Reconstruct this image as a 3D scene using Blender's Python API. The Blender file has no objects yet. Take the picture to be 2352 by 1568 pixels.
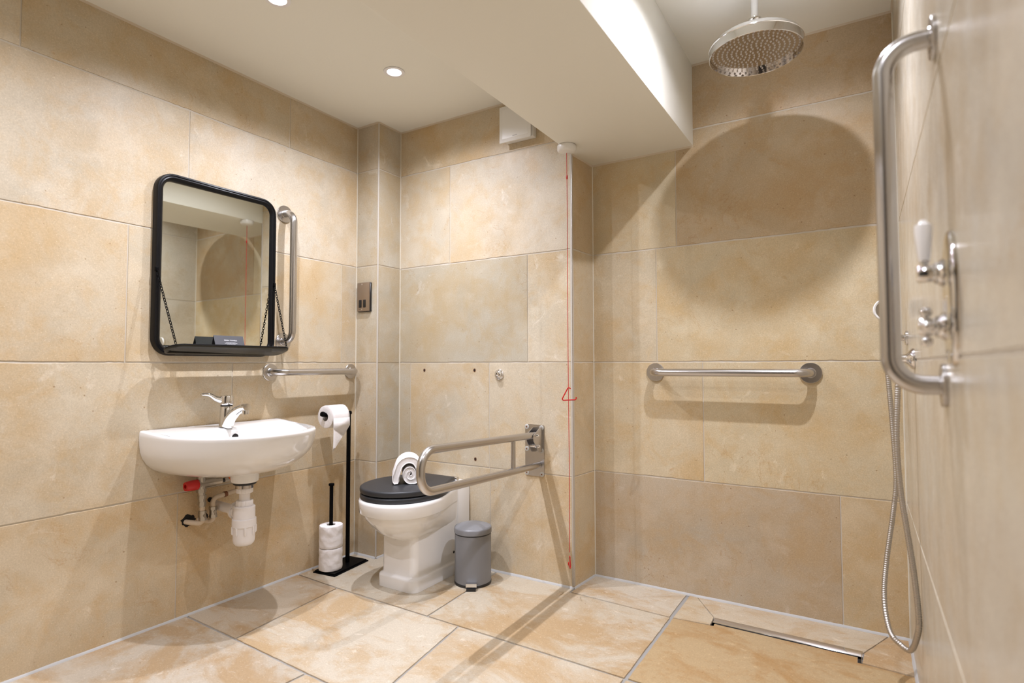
import bpy, bmesh, math, random
from mathutils import Vector, Matrix, noise
random.seed(7)
PI = math.pi
C = bpy.context.scene.collection
V = Vector

# ------------------------------------------------------------------ room measures (metres)
XL, YP, XP, YB = -2.2986, 2.1467, -2.1418, 2.3155
XO, XO2, YS, XR = -1.1061, -1.0899, 2.5135, .1256
ZC, ZS, ZC2, XS2 = 2.2686, 1.9471, 2.3079, -.6112
YR = -.75
Z1, Z2, Z3, Z4 = .4883, 1.0, 1.5107, 2.0202

# ------------------------------------------------------------------ materials
def mat(name):
    m = bpy.data.materials.new(name); m.use_nodes = True
    nt = m.node_tree
    return m, nt, nt.nodes['Principled BSDF']
def simple(name, col, rough=.5, metal=0., coat=0., spec=.5, bump=None, aniso=0.):
    m, nt, b = mat(name)
    b.inputs['Base Color'].default_value = (*col, 1)
    b.inputs['Roughness'].default_value = rough
    b.inputs['Metallic'].default_value = metal
    b.inputs['Coat Weight'].default_value = coat
    b.inputs['Coat Roughness'].default_value = .05
    b.inputs['Specular IOR Level'].default_value = spec
    if aniso: b.inputs['Anisotropic'].default_value = aniso
    if bump:
        sc, st, det = bump
        tc = nt.nodes.new('ShaderNodeTexCoord'); n = nt.nodes.new('ShaderNodeTexNoise')
        n.inputs['Scale'].default_value = sc; n.inputs['Detail'].default_value = det
        bp = nt.nodes.new('ShaderNodeBump'); bp.inputs['Strength'].default_value = st
        bp.inputs['Distance'].default_value = .002
        nt.links.new(tc.outputs['Object'], n.inputs['Vector'])
        nt.links.new(n.outputs['Fac'], bp.inputs['Height'])
        nt.links.new(bp.outputs['Normal'], b.inputs['Normal'])
    return m
def emit(name, col, s):
    m, nt, b = mat(name)
    b.inputs['Base Color'].default_value = (.9, .9, .9, 1)
    b.inputs['Emission Color'].default_value = (*col, 1); b.inputs['Emission Strength'].default_value = s
    return m

def stone(name, pale, ochre, grey, rough, floor=False):
    m, nt, b = mat(name)
    N, L = nt.nodes, nt.links
    def node(t, **k):
        n = N.new(t)
        for a, v in k.items():
            if a in n.inputs: n.inputs[a].default_value = v
            else: setattr(n, a, v)
        return n
    tc = node('ShaderNodeTexCoord')
    at = node('ShaderNodeAttribute'); at.attribute_name = 'seed'
    tint = node('ShaderNodeAttribute'); tint.attribute_name = 'tint'
    add = node('ShaderNodeVectorMath', operation='ADD')
    L.new(tc.outputs['Object'], add.inputs[0]); L.new(at.outputs['Vector'], add.inputs[1])
    def noi(scale, det, rough_=.55, dist=0., vec=None):
        n = node('ShaderNodeTexNoise', Scale=scale, Detail=det, Roughness=rough_, Distortion=dist)
        L.new(vec or add.outputs[0], n.inputs['Vector']); return n.outputs['Fac']
    def ramp(src, a, b_, c0=(0, 0, 0, 1), c1=(1, 1, 1, 1)):
        r = node('ShaderNodeValToRGB'); e = r.color_ramp.elements
        e[0].position = a; e[1].position = b_; e[0].color = c0; e[1].color = c1
        L.new(src, r.inputs['Fac']); return r.outputs['Color']
    def mix(fac, a, b_, mode='MIX'):
        n = node('ShaderNodeMix', data_type='RGBA', blend_type=mode)
        for k, v in ((0, fac), (6, a), (7, b_)):
            if hasattr(v, 'is_linked') or hasattr(v, 'node'): L.new(v, n.inputs[k])
            elif isinstance(v, tuple): n.inputs[k].default_value = (*v, 1)
            else: n.inputs[k].default_value = v
        return n.outputs[2]
    def mul(a, k):
        n = node('ShaderNodeMath', operation='MULTIPLY'); L.new(a, n.inputs[0])
        if hasattr(k, 'node'): L.new(k, n.inputs[1])
        else: n.inputs[1].default_value = k
        return n.outputs[0]
    if floor:
        mp = node('ShaderNodeMapping'); mp.inputs['Scale'].default_value = (1, 1.5, 1)
        mp.inputs['Rotation'].default_value = (0, 0, .5)
        L.new(add.outputs[0], mp.inputs['Vector']); vec = mp.outputs[0]
        big = ramp(noi(2.4, 8, .66, .6, vec), .47, .60)
        col = mix(mul(big, .90), pale, ochre)
        col = mix(mul(ramp(noi(7, 8, .72, .5, vec), .5, .64), .65), col, ochre)
        col = mix(mul(ramp(noi(1.3, 4, .6, .3), .56, .72), .6), col, grey)
        col = mix(mul(ramp(noi(26, 5, .6, .5, vec), .60, .72), .35), col, (.80, .74, .64))
        stain = ramp(noi(3.1, 8, .7, 1.2), .66, .74)
        col = mix(mul(stain, .30), col, (.25, .15, .08))
    else:
        col = mix(mul(ramp(noi(2.3, 5, .6, .4), .445, .65), .72), pale, ochre)
        col = mix(mul(ramp(noi(3.4, 4, .55, .3), .50, .70), .5), col, grey)
        col = mix(mul(ramp(noi(8.5, 7, .68, .5), .47, .64), .55), col, ochre)
        col = mix(mul(ramp(noi(6.0, 6, .62, .3), .52, .66), .40), col, (.70, .64, .53))
        # rusty streaks
        v1 = noi(4.5, 6, .6, 1.5)
        sub = node('ShaderNodeMath', operation='SUBTRACT'); L.new(v1, sub.inputs[0]); sub.inputs[1].default_value = .5
        ab = node('ShaderNodeMath', operation='ABSOLUTE'); L.new(sub.outputs[0], ab.inputs[0])
        line = ramp(ab.outputs[0], .0, .012, (1, 1, 1, 1), (0, 0, 0, 1))
        mask = ramp(noi(3.2, 3), .56, .66)
        col = mix(mul(mul(line, mask), .34), col, (.42, .23, .08))
        blot = mul(ramp(noi(15, 7, .75, .8), .62, .74), ramp(noi(2.6, 2), .46, .58))
        col = mix(mul(blot, .60), col, (.50, .27, .09))
        pat = mul(ramp(noi(9, 6, .68, .9), .60, .68), ramp(noi(1.9, 2), .48, .58))
        col = mix(mul(pat, .50), col, (.78, .73, .64))
    # fossil flecks and pits
    vo = node('ShaderNodeTexVoronoi', Scale=95.0); L.new(add.outputs[0], vo.inputs['Vector'])
    fl = ramp(vo.outputs['Distance'], .06, .17, (1, 1, 1, 1), (0, 0, 0, 1))
    col = mix(mul(fl, .45), col, (.88, .80, .64))
    vo2 = node('ShaderNodeTexVoronoi', Scale=26.0); L.new(add.outputs[0], vo2.inputs['Vector'])
    pit = ramp(vo2.outputs['Distance'], .045, .09, (1, 1, 1, 1), (0, 0, 0, 1))
    pit = mul(pit, ramp(noi(7, 2), .46, .56))
    col = mix(mul(pit, .62), col, (.27, .15, .06))
    gr = noi(210, 4, .75)
    gcol = ramp(gr, .3, .72, (.84, .83, .81, 1), (1.09, 1.09, 1.09, 1))
    col = mix(1., col, gcol, 'MULTIPLY')
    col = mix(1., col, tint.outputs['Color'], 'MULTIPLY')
    L.new(col, b.inputs['Base Color'])
    rr = node('ShaderNodeMapRange'); L.new(noi(12, 4), rr.inputs['Value'])
    rr.inputs['To Min'].default_value = rough - .06; rr.inputs['To Max'].default_value = rough + .10
    L.new(rr.outputs[0], b.inputs['Roughness'])
    b.inputs['Specular IOR Level'].default_value = .4
    hs = node('ShaderNodeMath', operation='ADD'); L.new(mul(gr, .5), hs.inputs[0]); L.new(mul(noi(22, 6, .6), .9), hs.inputs[1])
    h2 = node('ShaderNodeMath', operation='SUBTRACT'); L.new(hs.outputs[0], h2.inputs[0]); L.new(mul(pit, .8), h2.inputs[1])
    bp = node('ShaderNodeBump', Strength=.22, Distance=.0025)
    L.new(h2.outputs[0], bp.inputs['Height']); L.new(bp.outputs['Normal'], b.inputs['Normal'])
    return m

M = {}
M['stone'] = stone('limestone', (.60, .532, .418), (.565, .42, .238), (.475, .44, .36), .40)
M['stone_r'] = stone('limestone_sealed', (.60, .55, .45), (.54, .45, .32), (.50, .475, .41), .18)
M['floor'] = stone('sandstone_floor', (.505, .452, .365), (.425, .302, .17), (.38, .33, .255), .36, True)
M['grout'] = simple('grout_cream', (.60, .55, .47), .8, bump=(160, .3, 3))
M['grout_f'] = simple('grout_grey', (.30, .29, .27), .8, bump=(120, .5, 3))
M['fillet'] = simple('sealant_grey', (.47, .465, .45), .6, bump=(60, .5, 4))
M['seal'] = simple('sealant_cream', (.66, .61, .50), .5)
M['seal_g'] = simple('sealant_corner', (.54, .50, .44), .5)
M['plaster'] = simple('ceiling_paint', (.82, .815, .745), .75, bump=(90, .12, 4))
M['caulk'] = simple('ceiling_caulk', (.58, .50, .39), .8)
M['ceramic'] = simple('white_ceramic', (.84, .83, .81), .12, coat=.6)
M['chrome'] = simple('chrome', (.78, .78, .79), .06, 1)
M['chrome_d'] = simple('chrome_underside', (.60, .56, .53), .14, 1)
M['nozzle'] = simple('silicone_nozzle', (.50, .46, .42), .45)
M['steel'] = simple('brushed_steel', (.56, .545, .535), .25, 1, aniso=.4)
M['steel_d'] = simple('hose_steel', (.50, .47, .43), .36, 1)
M['bronze'] = simple('switch_plate_steel', (.40, .34, .30), .32, 1)
M['black'] = simple('black_metal', (.0025, .0025, .003), .45, spec=.06)
M['blackpl'] = simple('black_plastic', (.010, .010, .011), .35)
M['blackfr'] = simple('black_frame', (.004, .004, .005), .34, spec=.25)
M['shelfm'] = simple('dark_shelf_metal', (.022, .021, .015), .38, 0)
M['seat'] = simple('charcoal_seat', (.023, .025, .029), .42, bump=(40, .08, 3))
M['glass'] = simple('mirror_silver', (.80, .82, .76), .004, 1)
M['paper'] = simple('toilet_paper', (.86, .83, .82), .9, bump=(85, .55, 5))
M['core'] = simple('cardboard', (.55, .50, .45), .9)
M['towel'] = simple('towel_cotton', (.86, .83, .81), 1., bump=(300, .45, 3))
M['bin'] = simple('grey_painted_steel', (.195, .197, .205), .38)
M['red'] = simple('red_plastic', (.52, .012, .012), .28)
M['cord'] = simple('red_cord', (.50, .02, .02), .6)
M['plastic'] = simple('white_plastic', (.76, .75, .72), .35)
M['trap'] = simple('white_pvc', (.82, .79, .78), .33)
M['brass'] = simple('nickel_fitting', (.46, .43, .38), .3, 1)
M['pipe'] = simple('painted_pipe', (.66, .55, .42), .55, bump=(120, .6, 4))
M['ring'] = simple('lamp_bezel', (.80, .79, .80), .4)
M['lens'] = emit('lamp_lens', (1., .97, .98), 14.)
M['card'] = simple('charcoal_card', (.055, .055, .062), .6)
M['cardn'] = simple('navy_card', (.018, .024, .036), .6)
M['ink'] = simple('white_ink', (.80, .80, .82), .6)
M['logo'] = simple('grey_print', (.42, .42, .44), .6)
M['dark'] = simple('dark_void', (.012, .010, .008), .9)
M['door'] = simple('reflection_door', (.016, .014, .013), .5)
M['washer'] = simple('plastic_washer', (.50, .49, .45), .45)
M['copper'] = simple('rusty_screw', (.20, .08, .035), .5, .4)

# ------------------------------------------------------------------ mesh builder
WL = {}
class MB:
    def __init__(s): s.v = []; s.f = []; s.mi = []; s.m = 0; s.tint = []; s.seed = []; s.ct = (1, 1, 1); s.cs = (0, 0, 0)
    def add(s, vs, fs):
        o = len(s.v); s.v += [V(p) for p in vs]
        for f in fs:
            s.f.append([i + o for i in f]); s.mi.append(s.m); s.tint.append(s.ct); s.seed.append(s.cs)
    def box(s, a, b):
        x0, y0, z0 = a; x1, y1, z1 = b
        vs = [(x, y, z) for x in (x0, x1) for y in (y0, y1) for z in (z0, z1)]
        s.add(vs, [(0, 1, 3, 2), (4, 6, 7, 5), (0, 4, 5, 1), (2, 3, 7, 6), (0, 2, 6, 4), (1, 5, 7, 3)])
    def rbox(s, a, b, r, seg=2, mtx=None):
        bm = bmesh.new(); bmesh.ops.create_cube(bm, size=1)
        sz = [b[i] - a[i] for i in range(3)]; ce = [(b[i] + a[i]) / 2 for i in range(3)]
        for v in bm.verts: v.co = V([v.co[i] * sz[i] + ce[i] for i in range(3)])
        bmesh.ops.bevel(bm, geom=bm.edges[:], offset=min(r, min(sz) * .49), segments=seg, profile=.5, affect='EDGES')
        s.bm(bm, mtx)
    def bm(s, bm, mtx=None):
        bm.verts.index_update()
        s.add([(mtx @ v.co) if mtx else v.co.copy() for v in bm.verts], [[v.index for v in f.verts] for f in bm.faces]); bm.free()
    def loft(s, rings, cap0=True, cap1=True, closed=True):
        n = len(rings[0]); vs = [p for r in rings for p in r]; fs = []
        for k in range(len(rings) - 1):
            for i in range(n if closed else n - 1):
                j = (i + 1) % n
                fs.append((k * n + i, k * n + j, (k + 1) * n + j, (k + 1) * n + i))
        if cap0: fs.append(tuple(range(n - 1, -1, -1)))
        if cap1: fs.append(tuple(range((len(rings) - 1) * n, len(rings) * n)))
        s.add(vs, fs)
    def tube(s, pts, r, n=14, cap=True, closed=False):
        pts = [V(p) for p in pts]; m = len(pts)
        rr = r if isinstance(r, (list, tuple)) else [r] * m
        T = []
        for i in range(m):
            a = pts[(i - 1) % m] if (closed or i > 0) else pts[i]
            b = pts[(i + 1) % m] if (closed or i < m - 1) else pts[i]
            T.append((b - a).normalized())
        up = V((0, 0, 1)) if abs(T[0].z) < .9 else V((1, 0, 0))
        u = (up - T[0] * up.dot(T[0])).normalized(); rings = []
        for i in range(m):
            u = (u - T[i] * u.dot(T[i])).normalized(); w = T[i].cross(u)
            rings.append([pts[i] + (u * math.cos(2 * PI * k / n) + w * math.sin(2 * PI * k / n)) * rr[i] for k in range(n)])
        if closed:
            # align last ring with first
            rings.append(rings[0]); s.loft(rings, False, False)
        else: s.loft(rings, cap, cap)
    def lathe(s, prof, c=(0, 0, 0), axis=(0, 0, 1), n=40, cap=True, sx=1.):
        c = V(c); a = V(axis).normalized()
        u = V((1, 0, 0)) if abs(a.x) < .9 else V((0, 1, 0))
        u = (u - a * u.dot(a)).normalized(); w = a.cross(u)
        rings = [[c + a * z + (u * math.cos(2 * PI * k / n) + w * math.sin(2 * PI * k / n)) * max(r, 1e-5) for k in range(n)] for r, z in prof]
        s.loft(rings, cap, cap)
    def build(s, name, m, parent=None, smooth=40, world=None):
        o_ = WL.get(parent.name, V((0, 0, 0))) if parent else V((0, 0, 0))
        org = V(world) if world is not None else (V((0, 0, 0)) if not parent else o_)
        me = bpy.data.meshes.new(name)
        me.from_pydata([tuple(p - org) for p in s.v], [], s.f)
        ms = m if isinstance(m, (list, tuple)) else [m]
        for x in ms: me.materials.append(x)
        me.polygons.foreach_set('material_index', s.mi)
        bm = bmesh.new(); bm.from_mesh(me); bmesh.ops.recalc_face_normals(bm, faces=bm.faces); bm.to_mesh(me); bm.free()
        a = me.attributes.new('tint', 'FLOAT_COLOR', 'FACE'); a.data.foreach_set('color', [c for t in s.tint for c in (*t, 1)])
        a = me.attributes.new('seed', 'FLOAT_VECTOR', 'FACE'); a.data.foreach_set('vector', [c for t in s.seed for c in t])
        if smooth:
            me.polygons.foreach_set('use_smooth', [True] * len(me.polygons))
            me.set_sharp_from_angle(angle=math.radians(smooth))
        me.update()
        o = bpy.data.objects.new(name, me); C.objects.link(o)
        if parent: o.parent = parent
        elif world is not None: o.location = org
        WL[o.name] = org
        return o
def tag(o, label=None, cat=None, group=None, kind=None):
    for k, v in (('label', label), ('category', cat), ('group', group), ('kind', kind)):
        if v: o[k] = v
    return o
def thing(name, loc, label, cat, group=None):
    o = bpy.data.objects.new(name, None); C.objects.link(o); o.location = loc
    o.empty_display_size = .05; WL[o.name] = V(loc)
    return tag(o, label, cat, group)
def struct(mb, name, m, label=None, smooth=40):
    o = mb.build(name, m, None, smooth); o['kind'] = 'structure'
    if label: o['label'] = label
    return o
def rpath(pts, r, seg=8):
    pts = [V(p) for p in pts]; out = [pts[0]]
    for i in range(1, len(pts) - 1):
        a, b, c = pts[i - 1], pts[i], pts[i + 1]
        d1 = (a - b).normalized(); d2 = (c - b).normalized(); ang = d1.angle(d2)
        rad = r[i - 1] if isinstance(r, (list, tuple)) else r
        t = min(rad / math.tan(ang / 2), .499 * (a - b).length if i > 1 else .98 * (a - b).length, .499 * (c - b).length if i < len(pts) - 2 else .98 * (c - b).length)
        rad = t * math.tan(ang / 2); bis = (d1 + d2).normalized(); ce = b + bis * (rad / math.sin(ang / 2))
        p0 = b + d1 * t - ce; p1 = b + d2 * t - ce; th = p0.angle(p1)
        for k in range(seg + 1):
            q = k / seg
            out.append(ce + (p0 * math.sin((1 - q) * th) + p1 * math.sin(q * th)) / math.sin(th))
    out.append(pts[-1]); return out
def bez(pts, n=12):
    """Catmull-Rom through points"""
    P = [V(p) for p in pts]; P = [2 * P[0] - P[1]] + P + [2 * P[-1] - P[-2]]; out = []
    for i in range(1, len(P) - 2):
        for k in range(n):
            t = k / n
            out.append(.5 * ((2 * P[i]) + (-P[i - 1] + P[i + 1]) * t + (2 * P[i - 1] - 5 * P[i] + 4 * P[i + 1] - P[i + 2]) * t * t + (-P[i - 1] + 3 * P[i] - 3 * P[i + 1] + P[i + 2]) * t ** 3))
    out.append(P[-2]); return out

# ------------------------------------------------------------------ stone walls
CREAM = (1.0, 1.0, 1.0)
def jit(): 
    k = random.uniform(.94, 1.04); w = random.uniform(-.03, .03)
    return (k * (1 + w), k, k * (1 - w))
def rowsplit(z0, z1, a, b, cuts): 
    us = [a] + list(cuts) + [b]
    return [(us[i], us[i + 1], z0, z1) for i in range(len(us) - 1)]
def wall(name, A, B, zt, rows, tints={}, m=None, label=None, extra=None, chips=1.):
    """A->B along the floor, room on the right-hand side; rows = [(z0,z1,[cuts in metres along A->B])]"""
    A = V((*A, 0)); B = V((*B, 0)); t = (B - A); Ln = t.length; t.normalize(); n = V((t.y, -t.x, 0))
    P = lambda u, z, d: A + t * u + V((0, 0, z)) + n * d
    mb = MB(); mb.m = 1
    q = [P(u, z, d) for u in (.0035, Ln - .0035) for d in (-.06, -.0022) for z in (0, zt)]
    mb.add(q, [(0, 1, 3, 2), (4, 6, 7, 5), (0, 4, 5, 1), (2, 3, 7, 6), (0, 2, 6, 4), (1, 5, 7, 3)])
    mb.m = 0; idx = 0
    for ri, (z0, z1, cuts) in enumerate(rows):
        us = [0] + sorted(cuts) + [Ln]
        for ci in range(len(us) - 1):
            a, b = us[ci], us[ci + 1]
            hg = .0018; vg = .0011
            a2 = a + vg; b2 = b - vg; c2 = z0 + hg; d2 = min(z1, zt) - hg
            per = []
            sd = random.random() * 50
            def edge(p, q_, horiz):
                L_ = math.hypot(q_[0] - p[0], q_[1] - p[1]); k = max(2, int(L_ / .016)); out = []
                nx, ny = -(q_[1] - p[1]) / L_, (q_[0] - p[0]) / L_
                for i in range(k):
                    s_ = i / k; uu = p[0] + (q_[0] - p[0]) * s_; vv = p[1] + (q_[1] - p[1]) * s_
                    j = 0
                    if i > 0:
                        w = noise.noise(V((uu * 5 + sd, vv * 5, 3.1)))
                        j = abs(random.gauss(0, .0004 if horiz else .0002))
                        if horiz and w > .16: j += random.random() * .0024 * chips
                    out.append((uu + nx * j, vv + ny * j))
                return out
            per = edge((a2, c2), (b2, c2), True) + edge((b2, c2), (b2, d2), False) + edge((b2, d2), (a2, d2), True) + edge((a2, d2), (a2, c2), False)
            cu, cv = (a2 + b2) / 2, (c2 + d2) / 2; k = len(per)
            ins = []
            for (u, v) in per:
                ins.append((u - math.copysign(min(.0014, abs(u - cu)), u - cu), v - math.copysign(min(.0014, abs(v - cv)), v - cv)))
            vs = [P(u, v, -.004) for u, v in per] + [P(u, v, 0) for u, v in ins]
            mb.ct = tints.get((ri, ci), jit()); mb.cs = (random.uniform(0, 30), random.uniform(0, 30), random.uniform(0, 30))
            mb.add(vs, [(i, (i + 1) % k, k + (i + 1) % k, k + i) for i in range(k)] + [tuple(range(k, 2 * k))])
    mb.ct = (1, 1, 1)
    if extra: extra(mb, P)
    return struct(mb, name, [m or M['stone'], M['grout'], M['dark'], M['copper']], label, 20)
def std_rows(zt, c1=(), c2=(), c3=(), c4=(), c5=()):
    return [(0, Z1, c1), (Z1, Z2, c2), (Z2, Z3, c3), (Z3, Z4, c4), (Z4, zt, c5)]

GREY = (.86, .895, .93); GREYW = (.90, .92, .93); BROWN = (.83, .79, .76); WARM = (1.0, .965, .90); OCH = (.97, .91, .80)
PALE = (1.05, 1.05, 1.06)
def left_extra(mb, P):
    # broken-out hole behind the supply pipes
    mb.m = 2
    c = (1.285 - YR, .372); k = 22
    for (cu, cv, ra, rb) in ((1.275 - YR, .372, .030, .024), (1.335 - YR, .372, .022, .018), (1.362 - YR, .437, .012, .010)):
        pts = [(cu + ra * math.cos(2 * PI * i / k) * random.uniform(.8, 1.1), cv + rb * math.sin(2 * PI * i / k) * random.uniform(.8, 1.1)) for i in range(k)]
        mb.add([P(u, v, .0006) for u, v in pts], [tuple(range(k))])
lw = lambda *ys: [y - YR for y in ys]
wall('wall_left', (XL, YR), (XL, YP), ZC, std_rows(ZC, lw(.25, 1.232), lw(.10, 1.45), lw(.16, 1.032, 2.046), lw(.45, 1.247), lw(.70, 1.72)),
     {(0, 2): (1.0, .90, .76), (1, 2): (1.0, .955, .88), (4, 1): (.93, .90, .84), (4, 2): (.93, .91, .88), (2, 2): WARM, (0, 1): (1.0, .93, .82), (2, 1): (1.0, .955, .88), (1, 1): WARM, (3, 2): PALE, (3, 1): (1.02, 1., .97)}, extra=left_extra)
wall('wall_pillar_front', (XL, YP), (XP, YP), ZC, std_rows(ZC), {(0, 0): (.93, .91, .88), (1, 0): (.97, .96, .94), (2, 0): GREYW, (3, 0): GREYW, (4, 0): (.92, .91, .90)})
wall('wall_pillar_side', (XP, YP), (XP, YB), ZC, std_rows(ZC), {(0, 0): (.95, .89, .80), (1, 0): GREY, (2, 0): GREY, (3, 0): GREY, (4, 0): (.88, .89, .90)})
def back_extra(mb, P):
    for (x, z) in ((-1.9669, .9603), (-1.6438, .9614), (-1.6382, .5233), (-1.9586, .5279)):
        for r, d, mi in ((.0075, .0008, 3), (.0045, .0014, 2)):
            mb.m = mi
            mb.add([P(x - XP + r * math.cos(i * PI / 6), z + r * 1.2 * math.sin(i * PI / 6), d) for i in range(12)], [tuple(range(12))])
bx = lambda *xs: [x - XP for x in xs]
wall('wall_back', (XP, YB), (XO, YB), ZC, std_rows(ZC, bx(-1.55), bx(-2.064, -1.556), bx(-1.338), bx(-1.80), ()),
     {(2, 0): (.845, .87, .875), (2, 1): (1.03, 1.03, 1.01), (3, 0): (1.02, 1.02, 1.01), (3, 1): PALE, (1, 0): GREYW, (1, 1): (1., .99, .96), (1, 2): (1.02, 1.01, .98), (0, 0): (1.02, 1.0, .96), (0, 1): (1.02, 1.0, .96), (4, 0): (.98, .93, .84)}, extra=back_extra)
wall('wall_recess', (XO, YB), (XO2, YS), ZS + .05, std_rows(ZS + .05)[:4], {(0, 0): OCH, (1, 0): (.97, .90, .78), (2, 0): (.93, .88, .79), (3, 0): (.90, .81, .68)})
sx = lambda *xs: [x - XO2 for x in xs]
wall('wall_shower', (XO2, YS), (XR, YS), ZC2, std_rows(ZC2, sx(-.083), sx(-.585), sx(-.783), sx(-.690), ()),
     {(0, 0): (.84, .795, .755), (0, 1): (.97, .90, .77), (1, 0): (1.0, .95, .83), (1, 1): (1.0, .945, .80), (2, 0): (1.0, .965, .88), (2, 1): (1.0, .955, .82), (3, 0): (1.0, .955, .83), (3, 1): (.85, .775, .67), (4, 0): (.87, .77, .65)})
wall('wall_right', (XR, YS), (XR, YR), ZC2, std_rows(ZC2, (2.6,), (2.9,), (2.5,), (2.8,), ()), {(r_, c_): (1.02, 1.03, 1.05) for r_ in (1, 2, 3, 4) for c_ in (0, 1)}, m=M['stone_r'], chips=.4)
wall('wall_rear', (XR, YR), (XL, YR), ZC2, std_rows(ZC2, (.9, 1.9), (.5, 1.5), (.9, 1.9), (.6, 1.6), ()))
mb = MB(); mb.rbox((-1.35, YR - .03, 0), (-.25, YR + .012, 2.05), .006)  # unseen door, added wide and black to give the chrome dark reflections
d = struct(mb, 'added_door_1', M['door'], 'unseen black door added in the rear wall for dark reflections in the chrome')
mb = MB(); mb.tube(rpath([(-.38, YR + .01, 1.0), (-.38, YR + .05, 1.0), (-.50, YR + .05, 1.0)], .01), .009); mb.build('added_door_handle', M['steel'], d)

# ------------------------------------------------------------------ floor
def clip(poly, g, wob=.0012, step=.02):
    """shrink polygon by g with a slightly broken edge"""
    k = len(poly); area = sum(poly[i][0] * poly[(i + 1) % k][1] - poly[(i + 1) % k][0] * poly[i][1] for i in range(k))
    if area < 0: poly = poly[::-1]
    gs = g if isinstance(g, (list, tuple)) else [g] * k
    lines = []
    for i in range(k):
        a = V((*poly[i], 0)); b = V((*poly[(i + 1) % k], 0)); t_ = (b - a).normalized(); n_ = V((-t_.y, t_.x, 0))
        lines.append((a + n_ * gs[i], t_))
    crn = []
    for i in range(k):
        (p, r), (q, s_) = lines[i - 1], lines[i]
        cr = r.x * s_.y - r.y * s_.x
        if abs(cr) < 1e-6: crn.append(q); continue
        w = q - p; tt = (w.x * s_.y - w.y * s_.x) / cr; crn.append(p + r * tt)
    out = []
    for i in range(k):
        a, b = crn[i], crn[(i + 1) % k]; t_ = (b - a); L_ = t_.length; n_ = V((-t_.y, t_.x, 0)).normalized(); m_ = max(1, int(L_ / step))
        for j in range(m_):
            p = a + t_ * (j / m_)
            if j: p = p + n_ * (noise.noise(p * 14) * wob + random.uniform(-.4, .6) * wob)
            out.append(p)
    return out
mb = MB(); mb.m = 1; mb.box((XL - .06, YR - .06, -.08), (XR + .06, YS + .06, -.004)); mb.m = 0
slabs = [
 ([(XL, 1.795), (-2.01, 1.779), (-1.482, 1.768), (-1.4975, 2.06), (-1.51, YB), (XL, YB)], .0035, (1.0, .99, .97)),
 ([(-1.482, 1.768), (-.66, 1.747), (-.66, 2.254), (XO, 2.275), (XO, YB), (-1.51, YB), (-1.4975, 2.06)], .0035, (1.0, .97, .92)),
 ([(XO, 2.275), (-.66, 2.254), (-.659, YS), (XO, YS)], [.0035, .007, .0035, .0035], (1.04, 1.02, 1.0)),
 ([(XL, 1.274), (-1.955, 1.262), (-2.008, 1.779), (XL, 1.795)], .0035, (.90, .85, .80)),
 ([(-1.955, 1.262), (-1.539, 1.243), (-1.25, 1.236), (-1.325, 1.764), (-2.008, 1.779)], .0035, (1.06, 1.05, 1.03)),
 ([(-1.25, 1.236), (-.665, 1.22), (-.66, 1.747), (-1.325, 1.764)], .004, (1.05, 1.03, 1.0)),
 ([(XL, .60), (-1.60, .60), (-1.543, 1.243), (-1.955, 1.262), (XL, 1.274)], .004, (.93, .91, .90)),
 ([(-1.60, .60), (-.67, .60), (-.665, 1.22), (-1.25, 1.236), (-1.543, 1.243)], .004, (1.03, 1.01, .98)),
 ([(XL, YR), (-1.3, YR), (-1.3, .60), (XL, .60)], .004, (1., .98, .95)),
 ([(-1.3, YR), (-.67, YR), (-.67, .60), (-1.3, .60)], .004, (1., .98, .95)),
 ([(-.67, YR), (XR, YR), (XR, 1.19), (-.665, 1.22)], .005, (.92, .85, .74)),
 ([(-.665, 1.22), (XR, 1.19), (XR, 1.72), (-.66, 1.747)], .006, (.90, .80, .66)),
 # shower: golden slab reaching into the drain notch, and the border pieces round it
 ([(-.66, 1.747), (XR, 1.72), (XR, 2.232), (-.024, 2.243), (-.024, 2.297), (-.517, 2.303), (-.515, 2.268), (-.66, 2.254)], [.006, .004, .003, .012, .016, .012, .003, .008], (.86, .70, .48)),
 ([(-.66, 2.254), (-.515, 2.268), (-.517, 2.341), (-.625, YS), (-.659, YS)], [.003, .0005, .001, .002, .007], (1.0, .93, .82)),
 ([(-.517, 2.341), (-.018, 2.325), (.06, YS), (-.625, YS)], [.0005, .001, .002, .001], (1.02, .96, .88)),
 ([(-.024, 2.243), (XR, 2.232), (XR, YS), (.06, YS), (-.018, 2.325)], [.003, .001, .002, .001, .0005], (1.0, .92, .82)),
]
for poly, g, tn in slabs:
    per = clip(poly, g); k = len(per); c = sum(per, V((0, 0, 0))) / k
    mb.ct = tn; mb.cs = (random.uniform(0, 30), random.uniform(0, 30), random.uniform(0, 30))
    ins = [p + (c - p).normalized() * .0012 for p in per]
    mb.add([V((p.x, p.y, -.006)) for p in per] + [V((p.x, p.y, 0)) for p in ins], [(i, (i + 1) % k, k + (i + 1) % k, k + i) for i in range(k)] + [tuple(range(k, 2 * k))])
struct(mb, 'floor', [M['floor'], M['grout_f']], 'large sandstone floor slabs with grey grout', 25)

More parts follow.
